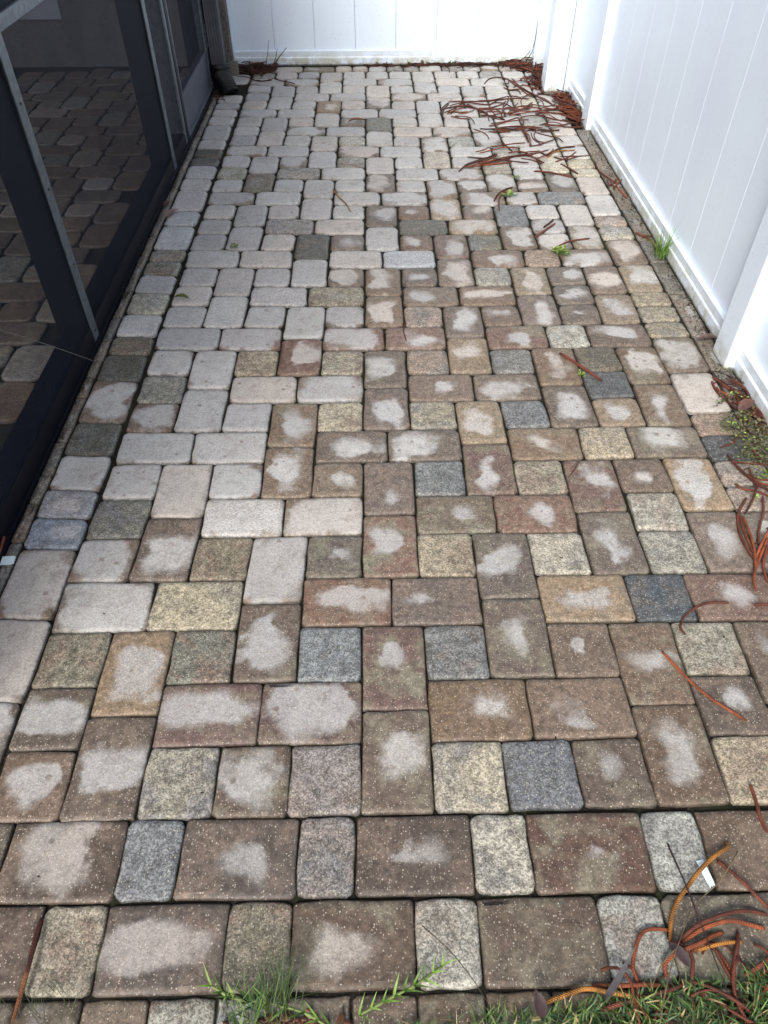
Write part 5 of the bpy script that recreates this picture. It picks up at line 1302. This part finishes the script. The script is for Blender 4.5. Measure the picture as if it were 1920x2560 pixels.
pile('twig_pile', 'dark brown heap of twigs beside the concrete block near the downspout', [(-11.0,67.4),(-9.5,67.9),(-7.9,67.4),(-7.9,65.0),(-9.2,64.3),(-10.6,65.3)], 60, cols='RKKRK', height=.035, seed=4)
pile('twig_pile', 'thin line of dark twigs along the foot of the far fence', [(-.3,67.95),(13.5,68.1),(13.5,67.6),(5,67.55),(-.3,67.7)], 60, cols='KRKK', height=.012, L=(.08,.2), seed=5, ang=0.0, rr=(.0018,.003))
pile('twig_pile', 'fine red litter against the fence foot beside the near post', [(15.6,19.6),(16.9,19.3),(16.9,16.8),(16.2,15.6),(15.9,17.4)], 50, cols='KRK', height=.02, L=(.02,.07), seed=6, ang=-1.2, rr=(.001,.002))
pile('twig_pile', 'mixed red twig litter sunk in the grass at the lower right corner', [(5.5,-4.3),(9.5,-3.2),(9.6,-5.5),(5.2,-5.5)], 34, cols='ROR', height=.014, L=(.05,.14), seed=8, rr=(.002,.0038))
# stems sticking up from the piles
def stem(pts, r, col, label, cat='stem', name='stem', grp=None):
    P = catmull([Vector(p)*U for p in pts], 14)
    T = tube_mesh(name, P, [r*(1-.6*i/len(P)) for i in range(len(P))], 6, (*lin(*col), 1))
    return finish_tube(name, T, M_TWIG, label=label, cat=cat, group=grp)
stem([(-8.9,66.6,.2),(-8.7,67.0,1.1),(-8.5,67.6,2.1)], .003, (60,44,40), 'thin dark stem standing up out of the pile near the downspout')
stem([(-8.3,65.9,.3),(-7.7,66.8,.9),(-7.0,67.6,1.5)], .0045, (92,44,38), 'curved twig reaching up right out of the pile near the downspout')
stem([(-8.4,65.6,.2),(-8.0,66.6,.8),(-7.8,67.2,1.5)], .004, (84,48,44), 'short twig standing beside the curved one by the downspout')
stem([(14.6,67.4,.3),(15.1,67.3,1.4),(15.2,67.2,3.4)], .0035, (40,40,38), 'tall black stem leaning up against the far corner post')
stem([(13.6,67.3,.2),(14.6,67.4,.8),(15.1,67.3,1.7)], .0035, (52,46,40), 'black stem arching up to meet the taller one by the far corner post')

# ---------------------------------------------------------------- plants
def blade(V, F, C, root, az, h, w, lean, col, seg=5, curl=1.0, twist=None):
    d = Vector((math.cos(az), math.sin(az), 0)); s = Vector((-d.y, d.x, 0))
    if twist: s = (s*math.cos(twist)+Vector((0,0,1))*math.sin(twist))
    o = len(V); el = math.pi/2-lean*.3; p = Vector(root)
    for i in range(seg+1):
        t = i/seg; ww = w*(1-t**2.2)*(.55+.9*min(t*3, .5)); ww = max(ww, .0002)
        V.append(p-s*ww/2); V.append(p+s*ww/2+Vector((0,0,ww*.15)))
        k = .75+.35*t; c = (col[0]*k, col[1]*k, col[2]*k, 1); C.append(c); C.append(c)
        el2 = el-lean*curl*t; p = p+(d*math.cos(el2)+Vector((0,0,math.sin(el2))))*h/seg
        if p.z < .003: p.z = .003
    for i in range(seg): F.append((o+2*i, o+2*i+1, o+2*i+3, o+2*i+2))
def plant(name, V, F, C, mat=None, **kw):
    me = mesh(name, V, F, True)
    attr(me, 'gcol', C[:len(me.vertices)], 'FLOAT_COLOR')
    return obj(name, me, mat or M_LEAF, **kw)
GREENS = [lin(74,98,48), lin(92,120,58), lin(58,82,46), lin(112,138,72), lin(66,92,62)]
STRAW = lin(168,146,104)
V, F, C = [], [], []
g = random.Random(21)
cnt = 0
while cnt < 3600:
    x = g.uniform(-11, 12.5); y = yedge(x)-.05-abs(g.gauss(0, 1.3))
    dens = float(np.interp(x, [-11,-4,-2,0,2,4,6,12], [.03,.06,.25,.4,.5,.8,1,1]))
    if noise.noise(Vector((x*.9, y*.9, 1))) < -.12-.3*dens+.2 and g.random() > .25: continue
    if g.random() > dens: continue
    root = Vector((x*U, y*U, .0)); az = g.gauss(math.pi/2, 1.5); h = g.uniform(.016, .048)*(1 if dens > .5 else .8)
    col = STRAW if g.random() < .07 else g.choice(GREENS); j = g.uniform(.75, 1.25); col = tuple(c*j for c in col)
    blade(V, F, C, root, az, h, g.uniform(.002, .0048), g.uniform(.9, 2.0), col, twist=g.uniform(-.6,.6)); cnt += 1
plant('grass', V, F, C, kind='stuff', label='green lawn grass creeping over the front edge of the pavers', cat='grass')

def tuft(label, root, n, hr, wr, spread, cols, az0=None, azs=1.5, lean=(.3,1.2), name='grass_tuft', seed=1, rad=.01):
    V, F, C = [], [], []; q = random.Random(seed)
    for i in range(n):
        az = q.gauss(az0, azs) if az0 is not None else q.uniform(0, 6.28)
        rt = Vector((root[0]*U+q.gauss(0, rad), root[1]*U+q.gauss(0, rad), .002)); j = q.uniform(.7, 1.3)
        blade(V, F, C, rt, az, q.uniform(*hr), q.uniform(*wr), q.uniform(*lean), tuple(c*j for c in q.choice(cols)), seg=8, twist=q.uniform(-.8,.8))
    return plant(name, V, F, C, label=label, cat='grass tuft')
BR = [lin(124,162,70), lin(98,138,52), lin(146,178,92), lin(78,112,44)]
tuft('tall bright green grass tuft growing at the foot of the right fence', (16.62, 30.6), 80, (.06,.20), (.0022,.004), 0, BR, None, lean=(.25,1.5), seed=3, rad=.014)
tuft('wispy fine grass plume spreading over the joint at the bottom centre', (-1.75, -4.35), 60, (.05,.15), (.0010,.0022), 0, [lin(66,84,48), lin(84,104,60)], 1.45, .55, (.7,1.4), seed=4, rad=.014)
tuft('clump of broad grass blades left of the bottom centre beside a runner', (-2.4, -4.5), 50, (.03,.09), (.002,.004), 0, GREENS, 1.8, 1.0, (.5,1.3), seed=5, rad=.02)
tuft('faint wisps of grass over the pinkish paver at the bottom left', (-6.9, -4.5), 34, (.04,.11), (.0008,.0014), 0, [lin(70,82,56)], 1.6, .5, (.5,1.2), seed=6, rad=.03)
tuft('small dry seed grass standing on the right border pavers near the drifts', (15.6, 44.2), 9, (.05,.10), (.001,.002), 0, [lin(110,106,66)], None, lean=(.2,.8), seed=9, rad=.008)
tuft('tiny pale grass wisps on the yellowish border paver', (14.0, 46.2), 12, (.03,.07), (.001,.0016), 0, [lin(130,130,84)], None, lean=(.2,1.0), seed=10, rad=.006)
tuft('short grass sprig inside the screened room on its pavers', (-16.5, 28.5), 16, (.04,.08), (.003,.005), 0, GREENS, None, lean=(.6,1.3), seed=12, rad=.006)

def leaf_me(V, F, C, base, az, L, W, col, up=.2, fold=.25, roll=0):
    d = Vector((math.cos(az)*math.cos(up), math.sin(az)*math.cos(up), math.sin(up))); s = Vector((-math.sin(az), math.cos(az), 0)); n_ = s.cross(d)*-1
    if n_.z < 0: n_ = -n_
    o = len(V); base = Vector(base); N = 5
    for i in range(N+1):
        t = i/N; w = W*math.sin(math.pi*min(1,t*.94+.06))**.8*.5*(1 if t < 1 else .05)
        c = base+d*L*t+n_*L*.10*math.sin(math.pi*t)
        for k in (-1, 0, 1): V.append(c+s*w*k+n_*abs(k)*w*fold); C.append((*[x*(1 if k else .8) for x in col], 1))
    for i in range(N):
        for k in range(2):
            a = o+i*3+k; F.append((a, a+1, a+4, a+3))
def weed(label, root, n, L, seed, cols, name='weed', rad=.012, cat='weed', zmax=.012):
    V, F, C = [], [], []; q = random.Random(seed)
    for i in range(n):
        az = q.uniform(0, 6.28); rr = abs(q.gauss(0, rad)); j = q.uniform(.75,1.25)
        leaf_me(V, F, C, (root[0]*U+math.cos(az)*rr, root[1]*U+math.sin(az)*rr, q.uniform(.003, zmax)), az+q.gauss(0,.5), q.uniform(.6,1.2)*L, q.uniform(.35,.6)*L, tuple(c*j for c in q.choice(cols)), up=q.uniform(.0,.6))
    return plant(name, V, F, C, label=label, cat=cat)
WG = [lin(122,150,62), lin(98,132,50), lin(148,168,84)]
weed('bright green weed rosette in the joint left of the right border, at mid distance', (11.15, 31.3), 60, .022, 1, WG, rad=.018)
weed('small light green weed growing under the forked rust twig', (9.25, 39.0), 40, .02, 2, WG, rad=.014)
weed('tiny green clover sprig beside the two charcoal pavers', (9.85, 19.5), 24, .012, 3, WG, rad=.010)
weed('little moss-green weed in a joint near the left border', (-7.4, 32.3), 30, .012, 4, [lin(120,130,50), lin(100,112,44)], rad=.014, zmax=.006)
weed('pale green weed at the joint just above the forked twig', (10.2, 41.8), 20, .013, 5, WG, rad=.012)
weed('small dark weed in the left border joint beside the screen', (-12.35, 26.9), 22, .013, 6, [lin(60,58,42), lin(80,74,48)], rad=.012)
weed('tiny green sprout at the foot of the far fence', (7.9, 67.6), 12, .018, 7, WG, rad=.012, zmax=.03)
# trailing vine at the right edge
V, F, C = [], [], []; q = random.Random(31)
stems = []
for i in range(16):
    x, y = 16.9, q.uniform(12.5, 17.2); a = math.pi+q.uniform(-.7,.7); pts = []
    for s in range(9):
        pts.append((x*U, y*U, .004+.012*math.sin(s*.8+i)**2)); a += q.gauss(0,.25); x += math.cos(a)*.22; y += math.sin(a)*.22
        if s < 1: continue
        for _ in range(7):
            j = q.uniform(.6,1.2); col = q.choice([lin(112,112,84), lin(96,100,70), lin(84,88,62), lin(126,124,96)]) if q.random() < .9 else lin(150,176,84)
            leaf_me(V, F, C, (x*U+q.gauss(0,.008), y*U+q.gauss(0,.008), q.uniform(.004,.03)), q.uniform(0,6.28), q.uniform(.006,.011), q.uniform(.005,.009), tuple(c*j for c in col), up=q.uniform(-.2,.7))
    stems.append(pts)
vine = plant('vine', V, F, C, label='grey-green creeping vine with tiny round leaves spilling from the right fence', cat='vine')
SV, SF, SU, SC = [], [], [], []
for pts in stems:
    T = tube_mesh('s', pts, [.0009]*len(pts), 4, (*lin(92,74,56), 1)); o = len(SV); SV += T[0]; SF += [tuple(i+o for i in f) for f in T[1]]; SU += T[2]; SC += T[3]
finish_tube('stem', (SV, SF, SU, SC), M_TWIG, vine)
weed('bright green clover with larger leaves at the right edge below the vine', (16.0, 12.6), 46, .02, 9, [lin(132,168,70), lin(150,182,96)], rad=.028, zmax=.04, name='clover', cat='clover')
weed('single small green clover leaf on the brown paver among red twigs', (14.9, 11.55), 4, .014, 10, [lin(140,174,70)], rad=.003)

# runners of lawn grass
def runner(label, pts, seed):
    q = random.Random(seed); P = catmull([Vector((x*U, y*U, z)) for x, y, z in pts], 24)
    T = tube_mesh('r', P, [.0022+.0012*(1 if i % 5 == 0 else 0) for i in range(len(P))], 6, (*lin(132,150,88), 1))
    r_ = obj('grass_runner', mesh('grass_runner', T[0], T[1], True), M_LEAF, label=label, cat='grass runner')
    attr(r_.data, 'gcol', T[3], 'FLOAT_COLOR')
    V, F, C = [], [], []
    for i in range(0, len(P), 3):
        dv = (P[min(i+1,len(P)-1)]-P[max(i-1,0)]); a = math.atan2(dv.y, dv.x)
        for sgn in (-1, 1): blade(V, F, C, P[i], a+sgn*q.uniform(.3,1.0), q.uniform(.025,.05), q.uniform(.003,.005), q.uniform(1.0,1.5), q.choice(BR), seg=6)
    plant('blade', V, F, C, parent=r_)
runner('green grass runner creeping left over the last pavers at the bottom centre', [(-.6,-4.75,.01),(-1.2,-4.45,.012),(-2.0,-4.25,.012),(-2.8,-4.15,.014),(-3.35,-3.9,.012)], 1)
runner('green grass runner pointing up right onto the pale speckled paver', [(.0,-4.5,.008),(.7,-4.2,.012),(1.3,-3.95,.014),(1.9,-3.62,.02)], 2)

# loose leaves
def leaf(label, x, y, L, W, az, col, z=.004, up=.1, fold=.35):
    V, F, C = [], [], []; leaf_me(V, F, C, (x*U, y*U, z), az, L, W, lin(*col), up=up, fold=fold)
    return plant('leaf', V, F, C, label=label, cat='leaf')
leaf('dry pinkish brown leaf on the left border pavers', -12.1, 36.3, .085, .03, .9, (150,120,112))
leaf('smaller brown leaf on the cut slabs just behind the pinkish leaf', -12.6, 37.9, .06, .025, .8, (112,84,74))
leaf('curled green leaf on pale pavers near the left border', -9.85, 26.8, .075, .022, -.4, (96,104,50), fold=.7)
leaf('rust brown leaf on a paver towards the far end', -1.35, 52.7, .11, .028, -.05, (120,72,44), fold=.6)
leaf('dark purple leaf standing in the grass at the bottom, right of centre', 4.05, -4.65, .05, .022, 1.9, (66,50,52), z=.02, up=.7)
leaf('purple leaf pointing up left in the grass under the bent twigs', 7.6, -3.7, .05, .02, 2.3, (72,58,60), z=.014, up=.3)
leaf('folded grey-brown leaf at the near post foot', 16.05, 22.25, .075, .03, -.1, (104,84,80), fold=.8)
leaf('brown leaf caught among the twigs at the right edge above the vine', 15.9, 16.5, .06, .04, .4, (112,82,74), z=.025, up=.4)
leaf('dark leaf under the hanging red twig bundle', 15.6, 8.6, .07, .035, -.2, (84,62,58), z=.02)
leaf('yellow-orange pine-like leaf strip on the pavers left of centre', -1.95, 39.6, .0, .0, 0, (1,1,1)) if False else None
stem([(-2.0,40.1,.06),(-1.6,39.0,.06),(-1.1,37.9,.06),(-.85,36.9,.06)], .005, (196,146,62), 'yellow twig lying alone on pale pavers left of centre', 'twig', 'twig')
stem([(7.85,-1.0,.25),(8.0,-2.0,.3),(8.1,-2.9,.3),(8.3,-4.2,.2)], .0022, (78,60,62), 'straight purple-grey stick crossing over the bent red twigs')
for pts, lb in (([(6.2,-5.6,.5),(6.6,-4.6,.6),(7.1,-3.7,.55),(7.9,-2.6,.4)], 'long straw stalk leaning over the orange twigs by the lawn'),
                ([(9.6,-1.2,.2),(8.9,-1.9,.25),(8.3,-2.3,.2),(7.9,-2.7,.15)], 'thin straw stalk reaching in from the right edge'),
                ([(7.3,-3.4,.5),(6.9,-3.7,.45),(6.5,-4.2,.35)], 'short side stalk branching off the long straw stalk')):
    stem(pts, .0015, (176,156,116), lb, 'straw', 'straw_stalk')
V, F, C = [], [], []
blade(V, F, C, (5.55*U, -4.3*U, .004), .95, .13, .012, 1.3, lin(76,74,78), seg=10, curl=.3)
plant('leaf', V, F, C, label='flat dark grey strap leaf tucked under the orange twigs by the lawn', cat='leaf')
# thin green-brown stalk over the pale speckled paver
stem([(1.5,-2.75,.15),(2.1,-3.3,.25),(2.6,-3.9,.2),(3.0,-4.5,.1)], .0011, (104,100,74), 'hair-thin stalk lying across the pale speckled paver by the grass')
# plastic tags and cable
def tag(label, x, y, az, L=.045, W=.011):
    bm = bmesh.new(); 
    outl = [(0,-.5),(.0,.5),(.8,.5),(1,.35),(.9,.12),(1,0),(.9,-.12),(1,-.35),(.8,-.5)]
    up = [bm.verts.new((a*L, b*W, .0)) for a, b in outl]; f = bm.faces.new(up)
    r_ = bmesh.ops.extrude_face_region(bm, geom=[f]); bmesh.ops.translate(bm, verts=[v for v in r_['geom'] if isinstance(v, bmesh.types.BMVert)], vec=(0,0,.0012))
    bmesh.ops.recalc_face_normals(bm, faces=bm.faces)
    me = bpy.data.meshes.new('plastic_tag'); bm.to_mesh(me); bm.free()
    o = obj('plastic_tag', me, M_TAG, label=label, cat='tag'); o.location = (x*U, y*U, .003); o.rotation_euler = (0, 0.03, az)
tag('white plastic plant tag wedged in the joint beneath the golden twig', 8.62, -1.35, -1.35, .05, .014)
tag('short white plastic tag on the cut slabs beside the enclosure', -12.6, 8.95, .1, .036, .03)
wr = catmull([Vector((-12.25,20.95,.03))*U, Vector((-12.62,18.3,2.6))*U, Vector((-12.62,14.9,5.55))*U, Vector((-12.62,8.0,11.0))*U], 20)
finish_tube('wire', tube_mesh('w', wr, [.0011]*len(wr), 5), M_WIRE, label='thin grey wire slanting down across the screen to the cut slabs', cat='wire')
# red rope-like twig on the left edge
stem([(-12.75,9.9,.25),(-12.7,9.2,.2),(-12.75,8.4,.15),(-12.8,7.4,.15)], .0045, (150,76,58), 'red twig against the enclosure sill at the left edge', 'twig', 'twig')

# crumbs, seed husks and grit
def litter(name, label, n, place, size, cols, seed):
    q = random.Random(seed); V, F, C = [], [], []
    for i in range(n):
        x, y = place(q); s = q.uniform(*size); a = q.uniform(0, 6.28); k = q.uniform(1, 2.6); o = len(V); col = q.choice(cols)
        for dx, dy, dz in ((-k,0,0),(0,-1,0),(k,0,0),(0,1,0),(0,0,1.1)):
            V.append(((x*U)+(dx*math.cos(a)-dy*math.sin(a))*s, (y*U)+(dx*math.sin(a)+dy*math.cos(a))*s, .0003+dz*s)); C.append((*col, 1))
        F += [(o,o+1,o+4),(o+1,o+2,o+4),(o+2,o+3,o+4),(o+3,o,o+4)]
    plant(name, V, F, C, kind='stuff', label=label, cat='litter')
DK = [lin(44,38,32), lin(58,46,38), lin(36,34,30)]
litter('litter', 'dark crumbs of soil and seed husks on the slabs along the right fence', 1500, lambda q: (16.95-abs(q.gauss(0,.45)), q.uniform(15, 58)), (.0008,.0028), DK, 1)
litter('litter', 'dark crumbs and black seeds scattered on the patio pavers', 260, lambda q: (q.uniform(-10,15), q.uniform(-3,64)), (.0008,.0024), DK, 2)
litter('litter', 'black grit collected along the enclosure sill', 900, lambda q: (-12.62+abs(q.gauss(0,.12)), q.uniform(6, 60)), (.0006,.002), DK, 3)
litter('litter', 'soil crumbs at the foot of the far fence', 500, lambda q: (q.uniform(-11,14), 67.85-abs(q.gauss(0,.15))), (.001,.003), DK, 4)
litter('litter', 'dry mulch crumbs round the downspout boot', 500, lambda q: (-12.3+q.gauss(0,.5), 60.6+q.gauss(0,1.1)), (.0015,.005), DK+[lin(120,96,70)], 5)
litter('litter', 'brown bark mulch lump by the grass at the bottom centre', 700, lambda q: (-1.5+q.gauss(0,.45), -4.95+q.gauss(0,.22)), (.0015,.006), [lin(110,70,52), lin(70,46,36), lin(134,98,72)], 6)
